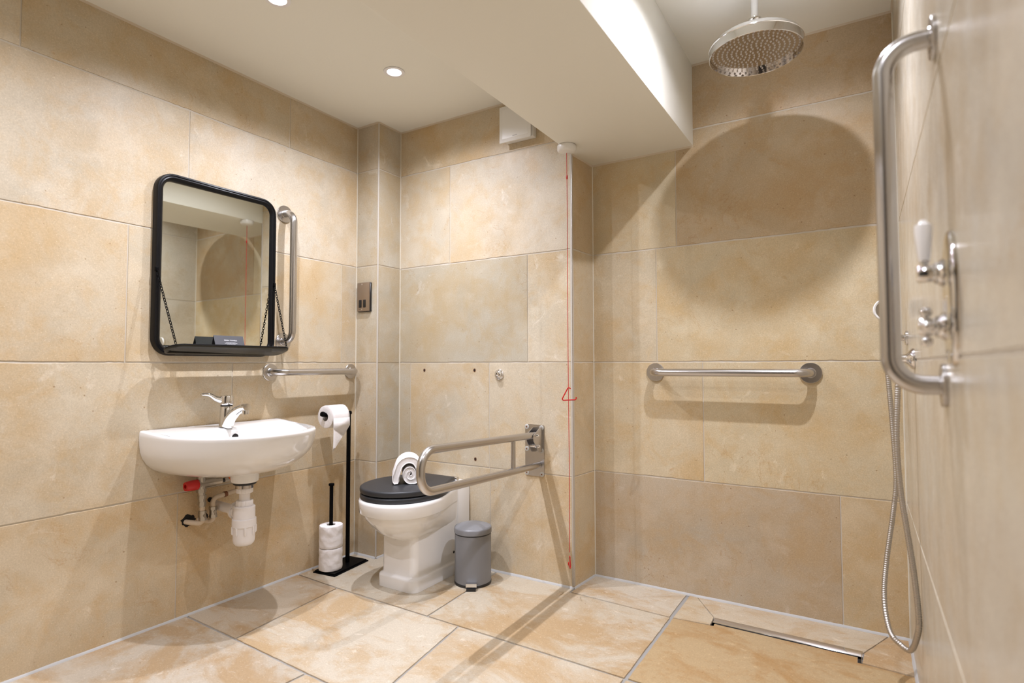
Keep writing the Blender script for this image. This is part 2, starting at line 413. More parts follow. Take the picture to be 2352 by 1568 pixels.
# linear drain in the notch
t = thing('floor_drain', (-.27, 2.325, 0), 'linear steel shower drain slot along the back edge of the golden floor slab', 'drain')
mb = MB(); mb.box((-.513, 2.322, -.0038), (-.022, 2.336, -.0030)); mb.box((-.513, 2.278, -.0038), (-.022, 2.322, -.0030)); mb.box((-.513, 2.268, -.0038), (-.5035, 2.322, -.0030)); mb.box((-.0355, 2.243, -.0038), (-.026, 2.322, -.0030)); mb.build('channel', M['dark'], t, 0)
mb = MB(); mb.loft([[V((x, y_ + (.003 if x < -.3 else -.003), z_)) for y_, z_ in ((2.336, -.003), (2.336, .0014), (2.330, .0016), (2.302, -.0012), (2.300, -.003))] for x in (-.512, -.022)]); mb.build('frame_strip', M['chrome'], t)
mb = MB(); mb.rbox((-.5155, 2.270, -.0030), (-.5135, 2.329, .0008), .0005); mb.build('frame_strip', M['steel'], t)
mb = MB(); mb.rbox((-.0255, 2.245, -.0030), (-.0235, 2.329, .0008), .0005); mb.build('frame_strip', M['steel'], t)

# ------------------------------------------------------------------ ceilings and the boxed beam
mb = MB(); mb.box((XL - .06, YR - .06, ZC), (XO + .02, YB + .06, ZC + .05)); struct(mb, 'ceiling', M['plaster'], 'cream painted ceiling')
mb = MB(); mb.box((XS2 - .02, YR - .06, ZC2), (XR + .06, YS + .06, ZC2 + .05)); struct(mb, 'ceiling_shower', M['plaster'], 'cream painted ceiling above the shower')
mb = MB(); mb.rbox((XO, YR - .05, ZS), (XS2, YS + .03, ZC2 + .06), .004, 2); struct(mb, 'ceiling_beam', M['plaster'], 'boxed-in cream beam between the two ceilings')

# ------------------------------------------------------------------ sealant, trims
tn = [0]
def trim(mb, m, label):
    tn[0] += 1; return struct(mb, 'trim_%d' % tn[0], m, label)
def vbead(x, y, z0, z1, r, m, label):
    mb = MB(); pts = [(x, y, z0 + (z1 - z0) * i / 30) for i in range(31)]
    mb.tube(pts, [r * random.uniform(.9, 1.12) for _ in pts], 10); trim(mb, m, label)
vbead(XL + .0005, YP - .0005, .004, ZC - .004, .0032, M['seal'], 'cream sealant line between left wall and pillar')
vbead(XP, YB - .0005, .004, ZC - .004, .0034, M['seal'], 'cream sealant line between pillar and back wall')
vbead(XP - .002, YP + .002, .004, ZC - .004, .0046, M['seal_g'], 'grey sealant on the outer edge of the pillar')
vbead(XO2 + .0005, YS - .0005, .004, ZS, .0032, M['seal'], 'cream sealant line in the shower recess corner')
vbead(XR - .0005, YS - .0005, .004, ZC2 - .004, .0034, M['seal'], 'cream sealant line in the far right shower corner')
mb = MB(); mb.rbox((XO - .0085, YB - .0022, .012), (XO + .0022, YB + .012, ZS - .002), .0016, 2); trim(mb, M['seal_g'], 'grey edge strip on the outer wall corner')
mb = MB(); mb.rbox((XO + .0004, YB - .0032, .02), (XO + .0026, YB - .0010, ZS - .004), .0008, 2); trim(mb, M['steel'], 'thin polished metal corner bead')
def fillet(A, B, s, m, label, z=0, up=1):
    A = V((*A, z)); B = V((*B, z)); t_ = (B - A); L_ = t_.length; t_.normalize(); n_ = V((t_.y, -t_.x, 0)); k = max(2, int(L_ / .03)); rings = []
    for i in range(k + 1):
        p = A + t_ * (L_ * i / k); a = s * (1 + .22 * noise.noise(p * 9)); b_ = s * (1 + .3 * noise.noise(p * 11 + V((5, 5, 5))))
        rings.append([p - n_ * .003 - V((0, 0, .003 * up)), p + n_ * b_ - V((0, 0, .003 * up)), p + n_ * b_ * .92 + V((0, 0, .0006 * up)), p + n_ * .0006 + V((0, 0, a * up)), p - n_ * .003 + V((0, 0, a * up))])
    mb = MB(); mb.loft(rings); trim(mb, m, label)
fillet((XL, YR), (XL, YP), .0075, M['fillet'], 'grey sealant at the foot of the left wall')
fillet((XL, YP), (XP, YP), .0085, M['fillet'], 'grey sealant at the foot of the pillar front')
fillet((XP, YP), (XP, YB), .0085, M['fillet'], 'grey sealant at the foot of the pillar side')
fillet((XP, YB), (XO, YB), .0085, M['fillet'], 'grey sealant at the foot of the back wall')
fillet((XO, YB), (XO2, YS), .0075, M['fillet'], 'grey sealant at the foot of the recess side')
fillet((XO2, YS), (XR, YS), .0075, M['fillet'], 'grey sealant at the foot of the shower wall')
fillet((XR, YS), (XR, YR), .008, M['fillet'], 'grey sealant at the foot of the right wall')
for A, B, z, lb in (((XL, YR), (XL, YP), ZC, 'left wall'), ((XL, YP), (XP, YP), ZC, 'pillar front'), ((XP, YP), (XP, YB), ZC, 'pillar side'), ((XP, YB), (XO, YB), ZC, 'back wall'), ((XO, YB), (XO2, YS), ZS, 'recess side'), ((XO2, YS), (XS2, YS), ZS, 'shower wall under the beam'), ((XS2, YS), (XR, YS), ZC2, 'shower wall'), ((XR, YS), (XR, YR), ZC2, 'right wall')):
    fillet(A, B, .0065, M['caulk'], 'caulk line above the ' + lb, z, -1)

# ------------------------------------------------------------------ lamps
def downlight(x, y, z, label, power, rot=0):
    t = thing('downlight', (x, y, z), label, 'ceiling light', 'recessed downlights')
    mb = MB(); mb.lathe([(.030, -.0005), (.044, -.0005), (.0455, -.0015), (.045, -.0035), (.040, -.0048), (.032, -.0042), (.030, -.002)], (x, y, z), n=40, cap=False)
    mb.loft([[V((x + .030 * math.cos(a), y + .030 * math.sin(a), z - .002)) for a in [2 * PI * i / 40 for i in range(40)]], [V((x + .030 * math.cos(a), y + .030 * math.sin(a), z - .0005)) for a in [2 * PI * i / 40 for i in range(40)]]], False, False)
    mb.build('bezel', M['ring'], t)
    mb = MB(); mb.lathe([(.0005, -.0015), (.0305, -.0015), (.0305, -.0008), (.0005, -.0008)], (x, y, z), n=36); mb.build('lens', M['lens'], t)
    l = bpy.data.lights.new('spot', 'SPOT'); l.energy = power; l.color = (.945, .955, 1.08); l.shadow_soft_size = .012
    l.spot_size = math.radians(156); l.spot_blend = .25
    l.use_nodes = True; nt = l.node_tree; em = nt.nodes['Emission']   # beam profile of the lamp: strongest straight down
    ge = nt.nodes.new('ShaderNodeNewGeometry'); sp = nt.nodes.new('ShaderNodeSeparateXYZ'); ab = nt.nodes.new('ShaderNodeMath'); ab.operation = 'ABSOLUTE'
    pw = nt.nodes.new('ShaderNodeMath'); pw.operation = 'POWER'; pw.inputs[1].default_value = 2.5
    nt.links.new(ge.outputs['Incoming'], sp.inputs[0]); nt.links.new(sp.outputs['Z'], ab.inputs[0]); nt.links.new(ab.outputs[0], pw.inputs[0]); nt.links.new(pw.outputs[0], em.inputs['Strength'])
    o = bpy.data.objects.new('lamp', l); C.objects.link(o); o.parent = t; o.location = (0, 0, -.0075)
    return t
PW = 88
downlight(-1.713, 1.806, ZC, 'glowing round downlight nearest the corner pillar', PW)
downlight(-1.713, 1.222, ZC, 'glowing round downlight cut by the top edge of the photo', PW)
downlight(-1.713, .400, ZC, 'unseen downlight added third in the left row to light the left wall', PW * .8)  # unseen lamp, added further along the row to light the lower left wall
downlight(-1.713, -.30, ZC, 'unseen downlight added fourth in the left row to light the left wall', PW * .7)  # another unseen lamp added for light on the left wall
downlight(-.262, 1.800, ZC2, 'recessed downlight beside the rain shower head, out of view', PW * 1.15)
downlight(-.252, .60, ZC2, 'unseen downlight added over the camera to brighten the right wall', PW * .7)  # unseen lamp added to brighten the right wall

# ------------------------------------------------------------------ mirror with shelf
def rrect(y0, y1, z0, z1, r, n=8):
    out = []
    for (cy, cz, a0) in ((y1 - r, z1 - r, 0), (y0 + r, z1 - r, PI / 2), (y0 + r, z0 + r, PI), (y1 - r, z0 + r, 1.5 * PI)):
        for k in range(n + 1): out.append((cy + r * math.cos(a0 + PI / 2 * k / n), cz + r * math.sin(a0 + PI / 2 * k / n)))
    return out
MY0, MY1, MZ0, MZ1 = 1.1145, 1.6345, 1.026, 1.736
t = thing('wall_mirror', (XL, 1.375, MZ0), 'black framed mirror with rounded corners and a fold-down shelf on chains above the basin', 'mirror')
mb = MB()
prof = [(0, .002), (0, .024), (.003, .029), (.008, .030), (.010, .027), (.013, .027), (.016, .0285), (.020, .027), (.024, .023), (.027, .019), (.028, .008), (.028, .002)]
rings = []
for off, dx in prof:
    rings.append([V((XL + dx, y, z)) for y, z in rrect(MY0 + off, MY1 - off, MZ0 + off, MZ1 - off, max(.068 - off, .03), 10)])
mb.loft(rings, False, False); mb.build('frame', M['blackfr'], t, 35)
mb = MB(); tl = math.tan(math.radians(1.1))
pts = rrect(MY0 + .022, MY1 - .022, MZ0 + .022, MZ1 - .022, .05, 10)
mb.add([V((XL + .0115 + tl * (y - 1.375), y, z)) for y, z in pts], [tuple(range(len(pts)))])
mb.build('glass', M['glass'], t, 0)
# shelf: shallow D-shaped tray, front edge raised a little, held by the chains
def shelf_out(inset, d0, d1):
    y0, y1 = MY0 + .016 + inset, MY1 + .006 - inset; a0, a1 = .046 + inset, d1 - inset; out = []; n = 8
    for cy, cd_, r, st in ((y0 + .038, a0 + .038, .038, 1.0), (y0 + .046, a1 - .046, .046, .5), (y1 - .026, a1 - .026, .026, 0.0), (y1 - .034, a0 + .034, .034, 1.5)):
        # corners: back-left, front-left, front-right, back-right (y across, d out of the wall)
        base = {1.0: PI, .5: PI / 2, 0.0: 0.0, 1.5: 1.5 * PI}[st]
        for k in range(n + 1):
            an = base + PI / 2 - PI / 2 * k / n if st != 1.0 else 1.5 * PI - PI / 2 * k / n
            out.append((cy + r * math.cos(an), cd_ + r * math.sin(an)))
    return out
def shelf_pt(y, d, h): return V((XL + d, y, 1.020 + (d - .02) * .34 + h))
mb = MB(); O = shelf_out(0, .022, .128); I = shelf_out(.004, .026, .128)
rings = [[shelf_pt(y, d, h) for y, d in o_] for o_, h in ((shelf_out(.010, .022, .128), -.002), (O, .002), (O, .010), (shelf_out(.0015, .0235, .128), .0115), (I, .0105), (I, .004))]
mb.loft(rings, True, True); mb.build('shelf', M['shelfm'], t, 35)
mb = MB()
mb.tube([shelf_pt(y, d, .0112) for y, d in O], .0026, 8, closed=True); mb.build('shelf_rim', M['blackfr'], t)
for y in (1.205, 1.545):
    mb = MB(); mb.rbox((XL + .020, y - .012, 1.029), (XL + .056, y + .012, 1.036), .002); mb.build('shelf_hinge', M['blackfr'], t)
def chain(name, p, q, parent):
    p = V(p); q = V(q); L_ = (q - p).length; k = int(L_ / .0112); mb = MB(); t_ = (q - p).normalized()
    s1 = t_.cross(V((1, .3, 0))).normalized(); s2 = t_.cross(s1)
    for i in range(k):
        c = p + t_ * (L_ * (i + .5) / k); a = s1 if i % 2 else s2; pts = []
        for j in range(12):
            an = 2 * PI * j / 12; pts.append(c + t_ * (.0078 * math.cos(an)) * (1 if abs(math.cos(an)) < .9 else 1.05) + a * (.0043 * math.sin(an)))
        mb.tube(pts, .00135, 6, closed=True)
    return mb.build(name, M['black'], parent)
chain('chain', (XL + .031, 1.1195, 1.349), (XL + .112, 1.153, 1.068), t)
chain('chain', (XL + .031, 1.6265, 1.349), (XL + .115, 1.632, 1.066), t)
for y in (1.1195, 1.6265):
    mb = MB(); mb.rbox((XL + .022, y - .006, 1.345), (XL + .033, y + .006, 1.362), .002); mb.build('chain_hook', M['black'], t)
for (d_, y) in ((.112, 1.153), (.115, 1.632)):
    mb = MB(); mb.lathe([(.0055, -.004), (.0055, .008), (.003, .010)], shelf_pt(y, d_, .006), n=14); mb.build('chain_anchor', M['black'], t)

# tent cards on the shelf
def text_mesh(txt, size, m, parent, mtx, name, align='CENTER'):
    cu = bpy.data.curves.new('txt', 'FONT'); cu.body = txt; cu.size = size; cu.align_x = align; cu.extrude = .00015; cu.resolution_u = 2
    o = bpy.data.objects.new('txt', cu); C.objects.link(o)
    dg = bpy.context.evaluated_depsgraph_get(); me = bpy.data.meshes.new_from_object(o.evaluated_get(dg)); bpy.data.objects.remove(o)
    mb = MB(); mb.add([mtx @ v.co for v in me.vertices], [list(p.vertices) for p in me.polygons]); bpy.data.meshes.remove(me)
    return mb.build(name, m, parent, 0)
def tent(x, y0, y1, h, w, m, label, ang=0., writing=False):
    cy = (y0 + y1) / 2; zb = shelf_pt(cy, x - XL, .0042).z
    t = thing('tent_card', (x, cy, zb), label, 'card')
    R = Matrix.Translation((x, cy, zb)) @ Matrix.Rotation(ang, 4, 'Z'); hy = (y1 - y0) / 2; th = .0006
    mb = MB(); hb = w / 2; sl = .24
    cs = [(-hb, -hb * sl), (0, h), (hb, hb * sl), (hb - th, hb * sl), (0, h - .0022), (-hb + th, -hb * sl)]
    rings = [[R @ V((a, yy, b)) for a, b in cs] for yy in (-hy, hy)]
    mb.loft(rings); mb.build('card', m, t, 20)
    if writing:
        nrm = V((h, 0, hb)).normalized(); dn = V((hb, 0, hb * sl - h)).normalized()
        def place(s_, off): # s_: distance from ridge down the face
            o_ = V((0, 0, h)) + dn * s_ + nrm * .0004 + V((0, off, 0))
            return R @ Matrix(((0, -dn.x, nrm.x, o_.x), (1, -dn.y, nrm.y, o_.y), (0, -dn.z, nrm.z, o_.z), (0, 0, 0, 1)))
        text_mesh('FRESH TOWELS', .0078, M['ink'], t, place(.0235, .005), 'heading')
        for s_, wd in ((.0305, .040), (.0345, .054), (.0390, .036)):
            mb = MB(); yy = -wd / 2
            mt = place(s_, .005)
            random.seed(int(s_ * 1e5))
            while yy < wd / 2:
                l_ = random.uniform(.002, .0055); mb.add([mt @ V(p) for p in ((yy, 0, 0), (min(yy + l_, wd / 2), 0, 0), (min(yy + l_, wd / 2), .0010, 0), (yy, .0010, 0))], [(0, 1, 2, 3)]); yy += l_ + .0012
            mb.build('small_print', M['ink'], t, 0)
    return t
tent(XL + .082, 1.316, 1.440, .064, .048, M['card'], 'charcoal folded card reading fresh towels on the mirror shelf', -.04, True)

# ------------------------------------------------------------------ grab rails
def grab_rail(name, a, b, n, proj, r, fr, label, loc):
    a = V(a); b = V(b); n = V(n)
    t = thing(name, loc, label, 'grab rail')
    mb = MB(); mb.tube(rpath([a + n * .004, a + n * proj, b + n * proj, b + n * .004], .052 if proj > .06 else proj * .8, 12), r, 20); mb.build('bar', M['steel'], t)
    for p in (a, b):
        mb = MB(); mb.lathe([(fr, .0004), (fr, .0062), (fr - .0012, .0075), (r + .0035, .0078), (r + .0016, .0095), (r * .8, .0095)], p, n, 36, True); mb.build('flange', M['steel'], t)
    return t
grab_rail('grab_rail', (XL, 1.695, 1.697), (XL, 1.695, 1.097), (1, 0, 0), .070, .0160, .040, 'vertical steel grab rail on the left wall beside the mirror', (XL, 1.695, 1.097))
grab_rail('grab_rail', (XL, 1.631, .956), (XL, 2.107, .956), (1, 0, 0), .066, .0155, .0385, 'short horizontal steel grab rail on the left wall by the toilet roll', (XL, 1.87, .956))
grab_rail('grab_rail', (-.790, YS, .954), (-.173, YS, .954), (0, -1, 0), .078, .0160, .0405, 'horizontal steel grab rail on the shower back wall', (-.48, YS, .954))
grab_rail('grab_rail', (XR, 1.265, 1.582), (XR, 1.265, .950), (-1, 0, 0), .080, .0172, .0385, 'large vertical steel grab rail in the foreground on the right wall', (XR, 1.265, .95))

# drop-down support rail
RX = -1.278
t = thing('drop_down_rail', (-1.30, YB, .475), 'hinged steel U-shaped support rail beside the toilet', 'grab rail')
mb = MB()
pl = rrect(-1.3505, -1.2505, .4755, .7115, .008, 4)
mb.loft([[V((x, YB - dd, z)) for x, z in pl] for dd in (.0005, .0045)]); mb.build('wall_plate', M['steel'], t)
mb = MB(); up = .030
path = rpath([(RX, YB - .045, .668), (RX, 1.487, .668 + up), (RX, 1.487, .537 + up * .55), (RX, YB - .006, .527)], [.064, .064], 14)
mb.tube(path, .0152, 20); mb.build('rail', M['steel'], t)
mb = MB(); ys = 2.085; mb.tube([(RX, ys, .54), (RX, ys, .675)], .0100, 14); mb.build('strut', M['steel'], t)
mb = MB()
for sx_ in (-.0185, .0185):
    x0 = RX + sx_ - .0015; x1 = RX + sx_ + .0015
    pp = [(YB - .004, .700), (YB - .030, .700), (YB - .088, .672), (YB - .085, .645), (YB - .040, .592), (YB - .004, .588)]
    mb.loft([[V((x, y, z)) for y, z in pp] for x in (x0, x1)])
mb.box((RX - .0185, YB - .0065, .588), (RX + .0185, YB - .004, .700)); mb.build('hinge_bracket', M['steel'], t, 25)
for y, z in ((YB - .060, .668), (YB - .050, .620)):
    mb = MB(); mb.lathe([(.0072, -.027), (.0072, .027), (.0045, .031)], (RX, y, z), (1, 0, 0), 18); mb.build('hinge_bolt', M['chrome'], t)
for x, z in ((-1.341, .700), (-1.263, .698), (-1.341, .598), (-1.264, .594), (-1.341, .488), (-1.262, .486)):
    mb = MB(); mb.lathe([(.0115, .0048), (.0115, .0058), (.0095, .0075), (.005, .0075)], (x, YB, z), (0, -1, 0), 20); w = mb.build('washer', M['washer'], t)
    mb = MB(); mb.lathe([(.0035, .0074), (.0035, .009), (.002, .0095)], (x, YB, z), (0, -1, 0), 12); mb.build('screw', M['copper'], w)

# ------------------------------------------------------------------ wash basin
BC = 1.385
def dshape(y_half, d_front, n=44, e=2.5, d0=.0):
    """outline from wall (y-), round the front, back to wall (y+)"""
    out = []
    for k in range(n + 1):
        a = PI * k / n; c, s_ = math.cos(a), math.sin(a)
        out.append((BC - y_half * math.copysign(abs(c) ** (2 / e), c), d0 + (d_front - d0) * abs(s_) ** (2 / e)))
    return out
t = thing('wash_basin', (XL, BC, .56), 'white wall-hung ceramic basin below the black mirror', 'basin')
mb = MB(); rings = []
W = .300
def ring(yh, df, z, zb=None, e=2.5, d0=0.):
    # z may rise towards the wall
    o_ = dshape(yh, df, 44, e, d0)
    return [V((XL + .001 + d_, y, (z if zb is None else z + (zb - z) * max(0, 1 - d_ / .16)))) for y, d_ in o_]
for yh, df, z, e in ((.02, .12, .5625, 2.1), (.10, .215, .5625, 2.2), (.150, .262, .564, 2.3), (.190, .300, .569, 2.35), (.222, .332, .579, 2.4), (.250, .364, .595, 2.4), (.272, .392, .616, 2.45), (.287, .415, .640, 2.5), (.295, .430, .665, 2.5), (.2985, .439, .692, 2.5), (.2995, .443, .712, 2.5), (.300, .444, .722, 2.5)):
    rings.append(ring(yh, df, z, None, e))
rings.append(ring(.2985, .4435, .727, .739)); rings.append(ring(.296, .441, .7305, .743)); rings.append(ring(.291, .436, .7322, .745)); rings.append(ring(.280, .425, .7318, .745, 2.5, .0))
# deck step then inner bowl
def inner(yh, df, z, e, d0, zb=None):
    o_ = []
    for k in range(45):
        a = PI * k / 44; c, s_ = math.cos(a), math.sin(a)
        o_.append((BC - yh * math.copysign(abs(c) ** (2 / e), c), d0 + (df - d0) * abs(s_) ** (2 / e)))
    return [V((XL + .001 + d_, y, (z if zb is None else z + (zb - z) * max(0, 1 - d_ / .2)))) for y, d_ in o_]
rings += [inner(.274, .419, .7305, 2.6, .112, .7425), inner(.268, .413, .726, 2.6, .118, .736), inner(.262, .406, .714, 2.6, .124), inner(.252, .396, .690, 2.6, .130), inner(.232, .374, .655, 2.5, .142), inner(.190, .335, .622, 2.4, .160), inner(.12, .285, .604, 2.2, .185), inner(.03, .245, .600, 2.0, .215)]
mb.loft(rings, True, True)
mb.build('bowl', M['ceramic'], t, 60)
mb = MB(); mb.lathe([(.052, .06), (.052, .020), (.0505, .004), (.046, .0), (.02, .0)], (XL + .222, BC - .015, .532), n=36); mb.build('drain_boss', M['ceramic'], t)
mb = MB(); mb.lathe([(.0125, 0.), (.0125, .004), (.010, .005)], (XL + .128, BC, .700), (1, 0, -.15), 20); o = mb.build('overflow', M['dark'], t); tag(o, 'dark overflow hole')

# mixer tap
TX, TY, TZ = XL + .096, BC - .018, .7425
t = thing('basin_tap', (TX, TY, TZ), 'chrome single lever mixer tap on the basin deck', 'tap')
mb = MB()
mb.lathe([(.0275, -.0025), (.0270, .004), (.0255, .012), (.0245, .05), (.0240, .078), (.021, .082)], (TX, TY, TZ), n=32); mb.build('body', M['chrome'], t, 50)
mb = MB()
sp = bez([(TX + .006, TY, TZ + .002), (TX + .022, TY + .002, TZ + .030), (TX + .054, TY + .005, TZ + .058), (TX + .096, TY + .009, TZ + .077), (TX + .122, TY + .011, TZ + .080)], 6)
rs = []
for i, p in enumerate(sp):
    q = i / (len(sp) - 1); wd = .0255 - .0065 * q; ht = .021 - .007 * q
    tt = (sp[min(i + 1, len(sp) - 1)] - sp[max(i - 1, 0)]).normalized(); sd = V((0, 0, 1)).cross(tt).normalized(); nn = tt.cross(sd)
    rs.append([p + sd * wd * math.cos(a) + nn * ht * math.sin(a) for a in [2 * PI * k / 20 for k in range(20)]])
mb.loft(rs); mb.build('spout', M['chrome'], t, 50)
mb = MB(); mb.lathe([(.0125, -.004), (.0130, .004), (.0125, .012), (.009, .013)], (TX + .112, TY + .010, TZ + .056), n=20); mb.build('aerator', M['chrome'], t)
mb = MB(); mb.lathe([(.0245, .086), (.0262, .090), (.0255, .118), (.0235, .124), (.012, .126)], (TX, TY, TZ), n=32)
lv = bez([(TX - .004, TY - .014, TZ + .104), (TX - .012, TY - .038, TZ + .112), (TX - .020, TY - .062, TZ + .128), (TX - .027, TY - .092, TZ + .131)], 6); rs = []
for i, p in enumerate(lv):
    q = i / (len(lv) - 1); wd = .014 + .002 * math.sin(q * PI); ht = .0145 - .0085 * q
    tt = (lv[min(i + 1, len(lv) - 1)] - lv[max(i - 1, 0)]).normalized(); sd = V((0, 0, 1)).cross(tt).normalized(); nn = tt.cross(sd)
    if i == len(lv) - 1: wd *= .6; ht *= .5
    rs.append([p + sd * wd * math.cos(a) + nn * ht * math.sin(a) for a in [2 * PI * k / 16 for k in range(16)]])
mb.loft(rs); mb.build('lever', M['chrome'], t, 50)
mb = MB(); mb.lathe([(.0225, .080), (.0225, .087)], (TX, TY, TZ), n=24); mb.build('collar', M['blackpl'], t)

# bottle trap
QX, QY = XL + .222, BC - .015 - .016
QY = BC - .015
t = thing('bottle_trap', (QX, QY, .288), 'white plastic bottle trap hanging under the basin', 'waste trap')
mb = MB(); mb.lathe([(.043, .531), (.043, .526), (.040, .523), (.036, .521)], (QX, QY, 0), n=30); mb.build('seal_ring', M['blackpl'], t)
mb = MB(); mb.lathe([(.034, .521), (.034, .509)], (QX, QY, 0), n=30); mb.build('waste_flange', M['chrome_d'], t)
def knurl(mb, r, z0, z1, c, n=12, ax=(0, 0, 1)):
    c = V(c); a = V(ax); u = V((1, 0, 0)) if abs(a.x) < .9 else V((0, 1, 0)); u = (u - a * u.dot(a)).normalized(); w = a.cross(u); k = n * 6
    def rg(z, s_): return [c + a * z + (u * math.cos(2 * PI * i / k) + w * math.sin(2 * PI * i / k)) * (r * s_ - (.0016 if i % 6 in (0,) else 0)) for i in range(k)]
    mb.loft([rg(z0, .96), rg(z0 + .002, 1.), rg(z1 - .002, 1.), rg(z1, .95)])
mb = MB(); knurl(mb, .0305, .490, .510, (QX, QY, 0)); mb.build('top_nut', M['trap'], t)
mb = MB(); mb.lathe([(.0200, .43), (.0200, .495)], (QX, QY, 0), n=26); mb.build('inlet_pipe', M['trap'], t)
mb = MB(); knurl(mb, .0315, .438, .461, (QX, QY, 0)); mb.build('slip_nut', M['trap'], t)
mb = MB(); mb.lathe([(.036, .440), (.0395, .436), (.0398, .392), (.0395, .385)], (QX, QY, 0), n=36); mb.build('trap_body', M['trap'], t)
mb = MB(); mb.lathe([(.0400, .392), (.0440, .390), (.0445, .372), (.0440, .362), (.0402, .360), (.0400, .310), (.0375, .298), (.031, .290), (.018, .287), (.004, .2865)], (QX, QY, 0), n=40)
for k in range(8):
    a = 2 * PI * k / 8 + .3; p0 = V((QX + .0415 * math.cos(a), QY + .0415 * math.sin(a), .362)); mb.tube([p0, p0 - V((0, 0, .026)), p0 - V((.0016 * math.cos(a), .0016 * math.sin(a), .031))], [.0046, .0046, .003], 8)
mb.build('trap_cup', M['trap'], t, 45)
mb = MB(); dirn = V((-1, .06, 0)).normalized()
knurl(mb, .0300, .036, .056, (QX, QY, .412), 12, dirn); mb.build('outlet_nut', M['trap'], t)
mb = MB(); mb.lathe([(.034, .050), (.034, .062)], (QX, QY, .412), dirn, 30); mb.lathe([(.0185, .03), (.0185, .2215)], (QX, QY, .412), dirn, 24); mb.build('waste_pipe', M['trap'], t)

# supply pipes with mixing valve
PX = XL + .060
t = thing('supply_pipework', (PX, 1.320, .36), 'painted supply pipes with a red-capped mixing valve under the basin', 'pipes')
mb = MB()
mb.tube([(PX, 1.289, .500), (PX, 1.289, .545)], .0165, 16)
mb.tube([(PX, 1.270, .520), (PX, 1.345, .520)], .0175, 18)
mb.lathe([(.0185, 0), (.0185, .014), (.016, .016)], (PX, 1.289, .545), n=6); mb.lathe([(.0185, -.016), (.0185, -.002)], (PX, 1.290, .503), n=6)
mb.tube([(PX, 1.345, .520), (PX, 1.372, .519)], .0135, 8); mb.build('valve_body', M['brass'], t, 35)
mb = MB(); mb.lathe([(.0165, -.004), (.0205, 0), (.0205, .012), (.0185, .040), (.0165, .046), (.008, .046), (.008, .036), (.001, .036)], (PX, 1.273, .520), (0, -1, 0), 24); mb.build('red_cap', M['red'], t)
mb = MB(); mb.tube(rpath([(PX, 1.372, .519), (PX, 1.400, .520), (PX - .01, 1.425, .532), (PX, 1.475, .536)], .01), .0085, 12); mb.build('flexible_tail', M['blackpl'], t)
mb = MB(); mb.lathe([(.010, 0), (.010, .022)], (PX, 1.385, .519), (0, 1, .1), 6); mb.build('tail_nut', M['brass'], t)
mb = MB(); mb.lathe([(.0088, 0), (.0088, .02)], (PX + .002, 1.402, .522), (.0, 1, .35), 12); o = mb.build('tail_sleeve', simple('orange_sleeve', (.75, .16, .02), .4), t)
mb = MB(); mb.tube([(PX, 1.289, .556), (PX + .003, 1.29, .572)], .012, 12); mb.build('tap_tail', M['brass'], t)
mb = MB(); mb.tube([(PX, 1.291, .490), (PX, 1.295, .430)], .0135, 14); mb.lathe([(.0165, .462), (.0165, .476)], (PX, 1.293, 0), n=6); mb.lathe([(.0158, .436), (.0158, .450)], (PX, 1.294, 0), n=6); mb.build('coupling', M['brass'], t, 35)
mb = MB(); mb.tube(rpath([(PX, 1.295, .436), (PX, 1.299, .362), (XL + .014, 1.270, .368), (XL - .01, 1.262, .369)], .018), .0095, 14); mb.build('supply_pipe', M['pipe'], t)
mb = MB(); mb.tube([(PX, 1.2965, .412), (PX, 1.298, .386)], .0135, 14); mb.lathe([(.0150, .404), (.0150, .414)], (PX, 1.297, 0), n=6); mb.lathe([(.0150, .376), (.0150, .388)], (PX, 1.298, 0), n=6); v = mb.build('isolating_valve', M['brass'], t, 35)
mb = MB(); mb.lathe([(.0055, .012), (.0055, .0165)], (PX, 1.297, .396), (1, 0, 0), 12); mb.build('slot_screw', M['brass'], v)
mb = MB(); mb.tube(rpath([(XL - .01, 1.318, .366), (XL + .016, 1.322, .366), (PX, 1.343, .362), (PX, 1.337, .455), (PX, 1.470, .470), (PX + .002, 1.474, .535)], [.014, .016, .022, .018]), .0092, 14); mb.build('supply_pipe', M['pipe'], t)
mb = MB(); mb.tube([(PX, 1.3395, .415), (PX, 1.341, .388)], .0135, 14); mb.lathe([(.0150, .410), (.0150, .421)], (PX, 1.3395, 0), n=6); mb.lathe([(.0150, .378), (.0150, .390)], (PX, 1.341, 0), n=6); v = mb.build('isolating_valve', M['brass'], t, 35)
mb = MB(); mb.lathe([(.0055, .012), (.0055, .0165)], (PX, 1.340, .402), (1, 0, 0), 12); mb.build('slot_screw', M['brass'], v)
mb = MB(); mb.lathe([(.0115, 0), (.0115, .012)], (PX, 1.385, .4605), (0, 1, .1), 14); mb.build('joint_collar', M['copper'], t)

